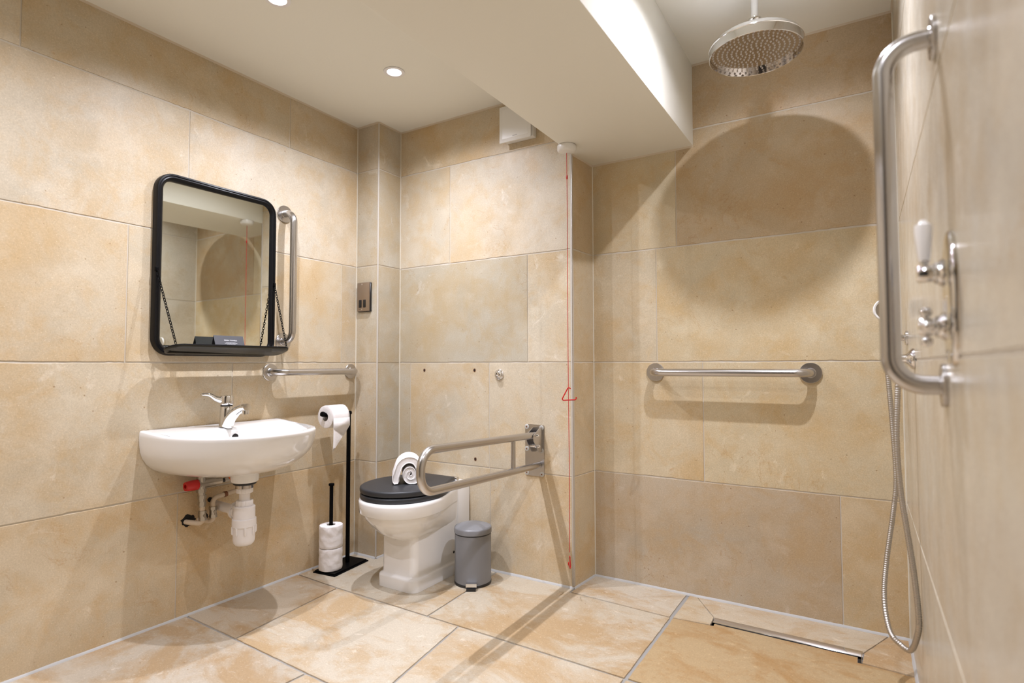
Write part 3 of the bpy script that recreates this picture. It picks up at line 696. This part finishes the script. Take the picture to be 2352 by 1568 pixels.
# ------------------------------------------------------------------ toilet
TCX = -1.786
t = thing('toilet', (TCX, 2.10, 0), 'white back-to-wall toilet with closed charcoal seat and lid', 'toilet')
def pan(hw, yf, yc, hwb, yb, z, e, cx=TCX, n=28, hwm=None):
    out = []
    for k in range(n + 1):
        a = PI * k / n; c, s_ = math.cos(a), math.sin(a)
        out.append(V((cx - hw * math.copysign(abs(c) ** (2 / e), c), yc - (yc - yf) * abs(s_) ** (2 / e), z)))
    for k in range(1, 8):
        q = k / 8; w = hw + (hwb - hw) * (q * q * (3 - 2 * q)); out.append(V((cx + w, yc + (yb - yc) * q, z)))
    for k in range(7, 0, -1):
        q = k / 8; w = hw + (hwb - hw) * (q * q * (3 - 2 * q)); out.append(V((cx - w, yc + (yb - yc) * q, z)))
    return out
YW = YB - .0015
mb = MB(); pc = TCX + .006
L_ = [(.03, 1.95, 1.97, .05, .200, 2), (.066, 1.912, 1.968, .09, .212, 2.05), (.098, 1.878, 1.962, .095, .228, 2.1), (.122, 1.846, 1.957, .100, .250, 2.1), (.141, 1.818, 1.953, .104, .275, 2.1), (.156, 1.797, 1.951, .107, .300, 2.15), (.165, 1.783, 1.95, .108, .322, 2.2), (.168, 1.779, 1.95, .109, .333, 2.2), (.1695, 1.777, 1.95, .109, .336, 2.2), (.179, 1.766, 1.95, .110, .3385, 2.2), (.1825, 1.761, 1.95, .110, .343, 2.2), (.185, 1.757, 1.95, .110, .386, 2.2), (.1845, 1.758, 1.95, .110, .394, 2.2), (.180, 1.763, 1.95, .108, .3995, 2.2), (.165, 1.780, 1.95, .102, .400, 2.2)]
mb.loft([pan(a, b, c, d_, 2.24, z, e, TCX + .008) for a, b, c, d_, z, e in L_])
def col_ring(x0, x1, y0, z, r, n=8):
    out = [V((x0, YW, z))]
    for k in range(n + 1):
        a = PI + PI / 2 * k / n; out.append(V((x0 + r + r * math.cos(a), y0 + r + r * math.sin(a), z)))
    for k in range(n + 1):
        a = 1.5 * PI + PI / 2 * k / n; out.append(V((x1 - r + r * math.cos(a), y0 + r + r * math.sin(a), z)))
    return out + [V((x1, YW, z))]
cr = []
for hw, y0, z, r in ((.114, 1.897, .0003, .040), (.114, 1.897, .046, .040), (.1125, 1.8985, .051, .039), (.108, 1.904, .0545, .036), (.1025, 1.911, .0575, .034), (.1005, 1.9135, .063, .033), (.0995, 1.9145, .10, .032), (.0995, 1.9145, .20, .032), (.1005, 1.912, .235, .032), (.102, 1.912, .26, .032), (.104, 1.93, .30, .032), (.106, 1.99, .36, .03), (.106, 2.05, .392, .03)):
    cr.append(col_ring(pc - hw, pc + hw + .002, y0, z, r))
mb.loft(cr); mb.build('pan', M['ceramic'], t, 48)
mb = MB(); mb.rbox((pc - .1072, 2.215, .056), (pc + .1092, YW, .419), .007, 3); mb.build('rear_ledge', M['ceramic'], t, 50)
sc = TCX - .004
def slab(name, zs, hw, yf, hwb, yb, m):
    mb = MB(); rg = []
    for dz, ins in zs: rg.append(pan(hw - ins, yf + ins, 1.99, hwb - ins, yb - ins, dz, 2.15, sc))
    mb.loft(rg); return mb.build(name, m, t, 50)
slab('seat', ((.4005, .006), (.403, .001), (.408, 0), (.417, 0), (.421, .001), (.4235, .006)), .184, 1.768, .108, 2.235, M['seat'])
mb = MB(); mb.loft([pan(.170, 1.785, 1.99, .095, 2.215, z, 2.15, sc) for z in (.4236, .4278)]); mb.build('buffers', M['blackpl'], t)
slab('lid', ((.4278, .005), (.430, .001), (.435, 0), (.445, 0), (.449, .0012), (.4515, .004), (.4525, .010)), .185, 1.767, .104, 2.238, M['seat'])
for s_ in (-.075, .075):
    mb = MB(); mb.tube([(sc + s_ - .016, 2.252, .431), (sc + s_ + .016, 2.252, .431)], .010, 14); mb.lathe([(.011, .4195), (.011, .430)], (sc + s_, 2.252, 0), n=14); mb.build('hinge', M['chrome'], t)
mb = MB(); mb.lathe([(.006, 0), (.006, .002)], (TCX + .1065, 2.195, .098), (1, 0, 0), 14); o = mb.build('fixing_hole', M['dark'], t); tag(o, 'dark fixing hole')

# rolled towel
tx, ty, tz = -1.752, 1.975, .4525
t = thing('rolled_towel', (tx, ty, tz), 'white rolled hand towel on the closed toilet lid', 'towel')
mb = MB()
ctr = V((.018, 0, .0450)); sp2 = []
turns = 1.55
for i in range(56):
    q = i / 55; a = -PI / 2 + .35 - 2 * PI * turns * (1 - q); r = .0035 + (.0310 - .0035) * q ** .9
    sp2.append(V((ctr.x + r * .92 * math.cos(a), 0, ctr.z + r * 1.10 * math.sin(a))))
for i in range(1, 34):
    q = i / 33; a = -PI / 2 + .35 + q * (PI * 1.22); r = .0335 + .0215 * min(1, q * 1.6)
    sp2.append(V((ctr.x + r * .96 * math.cos(a) - .004 * q, 0, ctr.z + (r + .009 * q) * 1.04 * math.sin(a))))
sp2 += [V((-.0455, 0, .034)), V((-.0462, 0, .022)), V((-.0452, 0, .0150)), V((-.0440, 0, .0050))]
axis_rot = Matrix.Rotation(math.radians(43), 4, 'Z')
def thick(pts, w):
    L1, L2 = [], []; n_ = len(pts)
    for i, p in enumerate(pts):
        tt = (pts[min(i + 1, len(pts) - 1)] - pts[max(i - 1, 0)]).normalized(); nn = V((-tt.z, 0, tt.x)); ww = w * (.35 if i == 0 else .7 if i == 1 else 1.05 if i == len(pts) - 1 else 1 + .62 * min(1, max(0, (i - 50) / 14)))
        L1.append(p + nn * ww); L2.append(p - nn * ww)
    return L1 + L2[::-1]
k = len(sp2); sect = []
for j, (yy, sc_) in enumerate(((0.004, .62), (0, .80), (.003, .96), (.010, 1.), (.04, 1.02), (.08, 1.), (.12, 1.02), (.140, 1.), (.147, .9), (.15, .7))):
    ring_ = thick(sp2, .0098 * sc_)
    sect.append([V((tx, ty - .035, tz)) + axis_rot @ V((p.x + .0008 * noise.noise(V((p.x * 60, yy * 40, p.z * 60))), yy + .0022 * noise.noise(V((p.x * 70, 1.7, p.z * 70))), max(p.z, .0008))) for p in ring_])
mb.loft(sect, False, False)
n2 = len(sect[0])
for r_ in (sect[0], sect[-1]):
    mb.add(r_, [(i, i + 1, n2 - 2 - i, n2 - 1 - i) for i in range(k - 1)])
mb.build('cloth', M['towel'], t, 70)

# pedal bin
bxc, byc, br_ = -1.536, 2.152, .083
t = thing('pedal_bin', (bxc, byc, 0), 'grey cylindrical pedal bin beside the toilet', 'bin')
mb = MB(); mb.lathe([(br_ - .001, .0003), (br_ + .0015, .001), (br_ + .0015, .011), (br_ - .001, .0135)], (bxc, byc, 0), n=48); mb.build('base_ring', M['blackpl'], t)
mb = MB(); mb.lathe([(br_ - .003, .010), (br_, .0125), (br_, .222), (br_ - .004, .2235)], (bxc, byc, 0), n=56); mb.build('body', M['bin'], t)
mb = MB(); mb.lathe([(br_ - .0015, .2225), (br_ - .0015, .2275)], (bxc, byc, 0), n=48); mb.build('seal_ring', M['blackpl'], t)
mb = MB(); mb.lathe([(br_ - .002, .2270), (br_ + .0025, .2280), (br_ + .0025, .247), (br_ + .0005, .2515), (br_ - .006, .2545), (br_ - .03, .2625), (br_ - .055, .2660), (.004, .2675)], (bxc, byc, 0), n=56); mb.build('lid', M['bin'], t, 50)
pd = V((.52, -.855, 0)).normalized(); pw = V((-pd.y, pd.x, 0)) * -1
def pbx(a0, a1, w, z0, z1):
    return [V((bxc, byc, 0)) + pd * a + pw * s_ * w + V((0, 0, z)) for a in (a0, a1) for s_ in (-1, 1) for z in (z0, z1)]
BF = [(0, 1, 3, 2), (4, 6, 7, 5), (0, 4, 5, 1), (2, 3, 7, 6), (0, 2, 6, 4), (1, 5, 7, 3)]
mb = MB(); mb.add(pbx(br_ - .01, br_ + .024, .0235, .0270, .0300), BF); mb.add(pbx(br_ + .0215, br_ + .0245, .0235, .0150, .0300), BF); mb.build('pedal', M['chrome'], t, 0)
mb = MB(); mb.add(pbx(br_ - .02, br_ + .034, .0205, .0004, .0120), BF); mb.build('pedal_foot', M['blackpl'], t, 0)

# ------------------------------------------------------------------ toilet roll stand and rolls
SX = -2.200; RA = math.radians(6.5)
t = thing('toilet_roll_stand', (SX, 1.975, 0), 'black metal free-standing toilet roll holder in the corner', 'toilet roll holder')
RM = Matrix.Translation((SX, 1.975, 0)) @ Matrix.Rotation(RA, 4, 'Z')
mb = MB(); mb.rbox((-.0675, -.122, .0005), (.0675, .120, .0055), .0012, 1, RM); mb.rbox((-.061, -.116, .0055), (.061, .113, .0120), .0012, 1, RM); mb.build('base', M['black'], t, 30)
PYp = 2.012
mb = MB(); mb.rbox((SX - .0078, PYp - .0078, .011), (SX + .0078, PYp + .0078, .757), .002, 2); mb.build('pole', M['black'], t)
mb = MB(); mb.tube(rpath([(SX, PYp + .012, .7495), (SX, 1.862, .7495), (SX, 1.850, .757)], .01), .0095, 16); mb.build('arm', M['black'], t)
mb = MB(); mb.lathe([(.004, -.009), (.0115, -.0075), (.0130, 0), (.0115, .0075), (.004, .009)], (SX, 1.850, .754), (0, -1, .25), 20); mb.build('arm_knob', M['black'], t)
QYp = 1.907
mb = MB(); mb.tube([(SX, QYp, .011), (SX, QYp, .409)], .0088, 16); mb.build('spare_post', M['black'], t)
mb = MB(); mb.lathe([(.012, .406), (.0135, .408), (.0135, .415), (.012, .417)], (SX, QYp, 0), n=20); mb.build('post_cap', M['black'], t)
def roll_mesh(mb, c, ax, r, ri, L_, wob=.0012, sd=0.):
    c = V(c); ax = V(ax); u = V((1, 0, 0)) if abs(ax.x) < .9 else V((0, 1, 0)); u = (u - ax * u.dot(ax)).normalized(); w = ax.cross(u); n = 56
    def rg(rad, z, wb): return [c + ax * (z + wb * .5 * noise.noise(V((math.cos(2 * PI * k / n) * 3 + sd, math.sin(2 * PI * k / n) * 3, 7)))) + (u * math.cos(2 * PI * k / n) + w * math.sin(2 * PI * k / n)) * (rad + wb * noise.noise(V((math.cos(2 * PI * k / n) * 2.2 + sd, math.sin(2 * PI * k / n) * 2.2, z * 45)))) for k in range(n)]
    rings = [rg(ri, -L_ / 2, 0), rg(ri + .012, -L_ / 2, wob), rg(r - .006, -L_ / 2, wob), rg(r - .0012, -L_ / 2 + .0015, wob)]
    rings += [rg(r, -L_ / 2 + .006 + (L_ - .012) * q / 10, wob) for q in range(11)]
    rings += [rg(r - .0012, L_ / 2 - .0015, wob), rg(r - .006, L_ / 2, wob), rg(ri + .012, L_ / 2, wob), rg(ri, L_ / 2, 0), rg(ri, L_ / 2 - .03, 0), rg(ri, -L_ / 2 + .03, 0), rg(ri, -L_ / 2, 0)]
    mb.loft(rings, False, False)
def roll(c, ax, label, base, sd, wob=.0014, r=.0545):
    t = thing('toilet_roll', base, label, 'toilet roll', 'white toilet rolls on the black stand')
    mb = MB(); roll_mesh(mb, c, ax, r, .0205, .104, wob, sd); mb.build('paper', M['paper'], t, 50)
    mb = MB(); c = V(c); a = V(ax); mb.lathe([(.0204, -.050), (.0204, .050), (.0196, .050), (.0196, -.050), (.0204, -.050)], c, a, 28, False); mb.build('core', M['core'], t)
    return t
roll((SX, QYp, .0645), (0, 0, 1), 'lower white toilet roll standing on the black stand base', (SX, QYp, .0125), 1.3, .0028)
roll((SX, QYp, .1695), (0, 0, 1), 'upper white toilet roll of the stacked pair on the post', (SX, QYp, .1175), 5.1, .0028)
hz = .7495 + .0095 - .0190
t = roll((SX, 1.916, hz), (0, 1, 0), 'white toilet roll hanging on the stand arm with a folded pointed end', (SX, 1.916, hz - .0545), 8.8, .0006)
# hanging sheet with hotel fold
mb = MB(); xf = SX + .0555; y0, y1 = 1.866, 1.966
def sheet(us, zs): pass
cols = 9; rows_ = []
for j in range(14):
    q = j / 13
    if q < .35:
        a = (1 - q / .35) * PI * .45; x = SX + .0555 * math.cos(a); z = hz + .0555 * math.sin(a)
    else:
        x = xf + .002 * math.sin((q - .35) * 5); z = hz - (q - .35) / .65 * .165
    rows_.append((x, z))
def zlim(y): return hz - .045 - (y1 - y) / (y1 - y0) * .115
vs = []; fs = []
for j, (x, z) in enumerate(rows_):
    for i in range(cols):
        y = y0 + (y1 - y0) * i / (cols - 1); zz = max(z, zlim(y)); vs.append(V((x + .0006 * noise.noise(V((y * 60, zz * 60, 1))), y, zz)))
for j in range(13):
    for i in range(cols - 1):
        f = (j * cols + i, j * cols + i + 1, (j + 1) * cols + i + 1, (j + 1) * cols + i); fs.append(f)
mb.add(vs, fs)
# turned-up corner lying over the sheet
mb.add([V((xf + .0008, y0 + .0002, hz - .006)), V((xf + .0008, y1 - .0002, hz - .006)), V((xf + .0030, y1 - .0002, hz - .044)), V((xf + .0042, y0 + .060, hz - .0915)), V((xf + .0036, y0 + .0002, hz - .052))], [(0, 1, 2, 3, 4)])
o = mb.build('loose_end', M['paper'], t, 50); md = o.modifiers.new('thickness', 'SOLIDIFY'); md.thickness = .0006

# ------------------------------------------------------------------ emergency pull cord
cx_, cy_ = -1.0825, 2.220
t = thing('pull_cord_alarm', (cx_, cy_, ZS), 'white ceiling switch with long red pull cord and triangular handles', 'alarm cord')
mb = MB(); mb.lathe([(.0405, -.0002), (.0412, -.002), (.0412, -.0195), (.0385, -.0245), (.033, -.0285), (.026, -.0308), (.012, -.0315), (.010, -.0325), (.002, -.0325)], (cx_, cy_, ZS), n=44); mb.build('housing', M['plastic'], t, 50)
mb = MB(); mb.lathe([(.0395, -.0001), (.0415, -.0004), (.0415, -.0016), (.0395, -.0022)], (cx_, cy_, ZS), n=44, cap=False); mb.build('base_ring', M['steel_d'], t)
mb = MB(); mb.tube([(cx_, cy_, ZS - .031), (cx_ + .001, cy_, 1.4), (cx_ + .001, cy_, .893), (cx_ + .004, cy_, .55), (cx_ + .0025, cy_, .19)], .0015, 8); mb.build('cord', M['cord'], t)
mb = MB(); mb.lathe([(.002, -.0095), (.0038, -.006), (.0038, .006), (.002, .0095)], (cx_ + .0005, cy_, 1.807), n=12); mb.build('bead', M['red'], t)
def tri_handle(pts, r=.0026):
    mb = MB(); mb.tube(rpath(pts, .006, 6), r, 10); return mb.build('handle', M['red'], t)
rt = V((.852, .524, 0))
c0 = V((cx_ + .001, cy_, 0))
tri_handle([c0 + rt * .0095 + V((0, 0, .884)), c0 + rt * .0005 + V((0, 0, .893)), c0 - rt * .030 + V((0, 0, .8345)), c0 + rt * .033 + V((0, 0, .8375)), c0 + rt * .034 + V((0, 0, .849))])
dv = V((-.50, .86, 0)); c1 = V((cx_ + .003, cy_, 0))
tri_handle([c1 + V((0, 0, .172)), c1 - rt * .0005 + V((0, 0, .186)), c1 + rt * .004 + dv * .012 + V((0, 0, .113)), c1 - rt * .0075 - dv * .030 + V((0, 0, .149)), c1 - rt * .0075 - dv * .030 + V((0, 0, .159))])

# ------------------------------------------------------------------ wall plates and buttons
t = thing('switch_plate', (-2.2325, YP, 1.27), 'brushed metal switch plate with two black rockers on the pillar', 'light switch')
mb = MB(); mb.rbox((-2.2760, YP - .0095, 1.2685), (-2.1845, YP + .001, 1.4215), .0015, 1); mb.build('back_box', M['blackpl'], t)
mb = MB(); mb.rbox((-2.2790, YP - .0135, 1.2715), (-2.1880, YP - .0090, 1.4235), .002, 2); mb.build('face_plate', M['bronze'], t)
for x in (-2.2555, -2.2240):
    mb = MB(); mb.rbox((x - .0085, YP - .0165, 1.2905), (x + .0085, YP - .0125, 1.3320), .0025, 2); mb.build('rocker', M['blackpl'], t)
for z in (1.4135, 1.2815):
    mb = MB(); mb.lathe([(.0030, .0130), (.0030, .0143), (.0015, .0148)], (-2.2435, YP, z), (0, -1, 0), 12); mb.build('screw', M['chrome'], t)
mb = MB()
for x in (-2.2640, -2.2605, -2.2555): mb.box((x, YP - .0138, 1.2820), (x + .0026, YP - .0134, 1.2838))
mb.build('small_print', M['blackpl'], t, 0)

t = thing('flush_button', (-1.497, YB, .941), 'round chrome flush button on the back wall above the toilet', 'flush button')
mb = MB(); mb.lathe([(.0255, .0003), (.0258, .003), (.0245, .006), (.020, .010), (.0185, .0105)], (-1.497, YB, .941), (0, -1, 0), 40); mb.build('collar', M['chrome'], t, 50)
mb = MB(); mb.lathe([(.0180, .009), (.0178, .014), (.0150, .018), (.009, .0205), (.001, .0210)], (-1.497, YB, .941), (0, -1, 0), 36); mb.build('button', M['chrome'], t, 50)

t = thing('extractor_fan', (-1.375, YB, 2.04), 'white square extractor fan on the back wall below the ceiling', 'fan')
mb = MB(); mb.rbox((-1.448, 2.2805, 2.058), (-1.286, YB - .0005, 2.218), .004, 2); mb.build('housing', M['plastic'], t)
mb = MB(); mb.rbox((-1.463, 2.2645, 2.050), (-1.289, 2.2715, 2.226), .003, 2); mb.rbox((-1.447, 2.2636, 2.066), (-1.303, 2.266, 2.210), .0012, 1); mb.build('front_panel', M['plastic'], t)
mb = MB(); mb.box((-1.437, 2.2700, 2.066), (-1.297, 2.2815, 2.210)); mb.build('air_gap', M['steel_d'], t)
mb = MB()
for i, (a, h_) in enumerate(((0, .004), (.0045, .0038), (.009, .0038), (.0128, .0055), (.0150, .0038), (.0195, .0052))): mb.box((-1.388 + a, 2.2632, 2.0725), (-1.388 + a + (.0012 if i in (3,) else .0034), 2.2637, 2.0725 + h_ * .8))
mb.build('printed_name', M['logo'], t, 0)

# ------------------------------------------------------------------ rain shower head
hx, hy, hz_ = -.2930, 2.10, 2.0655
t = thing('rain_shower_head', (hx, hy, ZC2), 'large round chrome rain shower head hanging from the shower ceiling', 'shower head')
mb = MB(); r = .1525
mb.lathe([(r - .003, .022), (r - .003, .001), (r - .0015, 0), (r, .001), (r, .028), (r + .0014, .0295), (r + .0010, .0315), (r - .0015, .0335), (r - .006, .043), (r - .022, .055), (r - .05, .067), (.055, .077), (.030, .083), (.020, .088), (.0175, .105)], (hx, hy, hz_), n=72, cap=True); mb.build('dome', M['chrome'], t, 40)
mb = MB(); mb.lathe([(r - .0035, .0185), (r - .0035, .0165), (.001, .0165)], (hx, hy, hz_), n=64, cap=False)
for k in range(1, 10):
    R_ = .0155 * k; n_ = 6 * k if k < 9 else 50
    for i in range(n_):
        a = 2 * PI * i / n_ + k * .13; mb.m = 1; mb.lathe([(.0038, .0168), (.0009, .0118), (.0003, .0117)], (hx + R_ * math.cos(a), hy + R_ * math.sin(a), hz_), n=6, cap=False)
o = mb.build('nozzle_plate', [M['chrome_d'], M['nozzle']], t, 40)
mb = MB(); mb.lathe([(.016, .100), (.0195, .104), (.0215, .109), (.0205, .115), (.0185, .118), (.0210, .122), (.0215, .128), (.0165, .132), (.0135, .133)], (hx, hy, hz_), n=32); mb.build('swivel_collar', M['chrome'], t, 45)
mb = MB(); mb.lathe([(.0135, .130), (.0135, .146), (.0128, .148), (.0122, ZC2 - hz_ - .004)], (hx, hy, hz_), n=28); mb.build('drop_arm', M['chrome'], t)
mb = MB(); mb.lathe([(.013, -.016), (.024, -.010), (.030, -.003), (.030, -.0005)], (hx, hy, ZC2), n=32); mb.build('ceiling_rose', M['chrome'], t, 50)

# ------------------------------------------------------------------ shower valve on the right wall
VY = 1.135
t = thing('shower_valve', (XR, VY, 1.09), 'chrome thermostatic shower valve with white lever on the right wall', 'shower valve')
mb = MB(); ov = []
for k in range(48):
    a = 2 * PI * k / 48; c, s_ = math.cos(a), math.sin(a); ov.append((VY + .066 * math.copysign(abs(c) ** .85, c), 1.092 + .108 * math.copysign(abs(s_) ** .85, s_)))
cy0, cz0 = VY, 1.092
mb.loft([[V((XR - dd, cy0 + (y - cy0) * s_, cz0 + (z - cz0) * s_)) for y, z in ov] for dd, s_ in ((-.003, 1.), (.004, 1.), (.0065, .985), (.0075, .95))]); mb.build('back_plate', M['chrome'], t, 45)
def stemv(z):
    mb = MB(); mb.lathe([(.022, .010), (.0225, .014), (.019, .017), (.0175, .020), (.0180, .023), (.0140, .025), (.0138, .044), (.0115, .047), (.004, .047)], (XR, VY, z), (-1, 0, 0), 30); return mb
h = stemv(1.134).build('temperature_spindle', M['chrome'], t, 40)
mb = MB(); mb.lathe([(.0045, .010), (.0045, .016), (.0078, .018), (.0078, .021), (.004, .022)], (XR - .036, VY, 1.134), (0, 0, 1), 18); mb.build('lever_neck', M['chrome'], h, 45)
mb = MB(); mb.lathe([(.0070, .0215), (.0084, .026), (.0128, .070), (.0124, .080), (.0070, .083), (.0045, .088), (.001, .0885)], (XR - .036, VY, 1.134), (0, 0, 1), 24); o = mb.build('lever_grip', M['ceramic'], h, 45); tag(o, 'white ceramic lever')
h = stemv(1.048).build('flow_spindle', M['chrome'], t, 40)
mb = MB()
for a in range(4):
    dy, dz = math.cos(a * PI / 2), math.sin(a * PI / 2); ax = V((0, dy, dz))
    mb.lathe([(.0052, .008), (.0046, .016), (.0078, .019), (.0094, .0245), (.0072, .030), (.0015, .0325)], (XR - .036, VY, 1.048), ax, 16)
mb.build('cross_handle', M['chrome'], h, 45)

# ------------------------------------------------------------------ hand shower
t = thing('hand_shower', (.075, 2.21, .99), 'chrome hand shower with a hanging metal hose in the far right corner', 'hand shower')
hc = V((.072, 2.235, 1.166))
mb = MB(); mb.lathe([(.034, .006), (.036, .004), (.0365, -.004), (.030, -.014), (.016, -.022), (.010, -.024)], hc, (0, -1, 0), 36); mb.build('head', M['chrome'], t, 45)
mb = MB(); mb.lathe([(.0355, -.003), (.0385, 0), (.0385, .006), (.0355, .009), (.031, .0075), (.031, .004)], hc, (0, -1, 0), 40, False); mb.build('face_ring', M['ceramic'], t, 50)
mb = MB(); mb.lathe([(.031, .0045), (.001, .0055)], hc, (0, -1, 0), 32); mb.build('spray_face', M['chrome_d'], t)
mb = MB(); mb.tube(bez([hc + V((0, .018, 0)), hc + V((-.001, .012, -.045)), V((.069, 2.222, 1.07)), V((.067, 2.212, 1.005))], 6), [.0125] * 8 + [.0115] * 11, 16); mb.build('handle', M['chrome'], t)
mb = MB(); mb.lathe([(.0110, 0), (.0110, .018), (.0118, .019), (.0118, .032), (.0095, .034)], (.0668, 2.211, 1.006), (.04, -.04, -1), 20); mb.build('hose_nut', M['chrome'], t, 45)
mb = MB(); mb.tube([(XR - .001, 2.218, 1.072), (.069, 2.220, 1.072)], .011, 14); mb.lathe([(.024, 0), (.024, .006), (.020, .009), (.012, .010)], (XR, 2.218, 1.072), (-1, 0, 0), 24); mb.lathe([(.0145, -.012), (.0165, -.010), (.0165, .010), (.0145, .012)], (.0685, 2.2195, 1.072), (0, 0, 1), 20); mb.build('wall_holder', M['chrome'], t, 45)
path = bez([(.068, 2.206, .972), (.070, 2.20, .94), (.078, 2.20, .787), (.083, 2.195, .622), (.0715, 2.19, .510), (.051, 2.17, .370), (.041, 2.13, .262), (.052, 2.07, .190), (.077, 2.02, .176), (.099, 2.00, .176), (.113, 1.965, .233), (.1165, 1.95, .287), (.109, 1.95, .404), (.096, 1.95, .521), (.083, 1.95, .640), (.078, 1.95, .774), (.083, 1.953, .900), (.087, 1.957, .955)], 26)
mb = MB(); rr = []
L2 = 0; fine = []
for i in range(len(path) - 1):
    a, b = path[i], path[i + 1]; seg = (b - a).length; m_ = max(1, int(round(seg / .0016)))
    for j in range(m_): fine.append(a + (b - a) * (j / m_))
for i in range(len(fine)): rr.append(.0078 if (i % 4) < 2 else .0068)
mb.tube(fine, rr, 12); mb.build('hose', M['steel_d'], t, 60)
mb = MB(); mb.lathe([(.0300, .0004), (.0305, .004), (.026, .010), (.016, .018), (.012, .022), (.012, .034), (.009, .037)], (XR, 1.957, 1.003), (-1, 0, 0), 32)
mb.lathe([(.0115, .004), (.0125, 0), (.0110, -.022), (.0098, -.024), (.0098, -.050)], (XR - .036, 1.957, 1.003), (0, 0, 1), 20); mb.build('outlet_elbow', M['chrome'], t, 45)

# ------------------------------------------------------------------ world, camera, view
w = bpy.data.worlds.new('World'); bpy.context.scene.world = w; w.use_nodes = True
w.node_tree.nodes['Background'].inputs['Color'].default_value = (.5, .48, .45, 1); w.node_tree.nodes['Background'].inputs['Strength'].default_value = .02
cd = bpy.data.cameras.new('camera'); cam = bpy.data.objects.new('camera', cd); C.objects.link(cam)
cd.sensor_fit = 'HORIZONTAL'; cd.sensor_width = 36; cd.lens = 1306.4938 / 2352 * 36; cd.clip_start = .01
ya, pa, ra = math.radians(-31.6048), math.radians(2.3423), math.radians(-.1136)
fwd = V((math.sin(ya) * math.cos(pa), math.cos(ya) * math.cos(pa), math.sin(pa))); rgt = V((math.cos(ya), -math.sin(ya), 0)); upv = rgt.cross(fwd)
r2 = rgt * math.cos(ra) + upv * math.sin(ra); u2 = -rgt * math.sin(ra) + upv * math.cos(ra)
cam.matrix_world = Matrix(((r2.x, u2.x, -fwd.x, 0), (r2.y, u2.y, -fwd.y, 0), (r2.z, u2.z, -fwd.z, .9882), (0, 0, 0, 1)))
cd.dof.use_dof = True; cd.dof.focus_distance = 2.35; cd.dof.aperture_fstop = 1.9
s = bpy.context.scene; s.camera = cam
s.view_settings.view_transform = 'Standard'; s.view_settings.look = 'None'; s.view_settings.gamma = 1; s.view_settings.use_curve_mapping = False
s.view_settings.exposure = 0.08
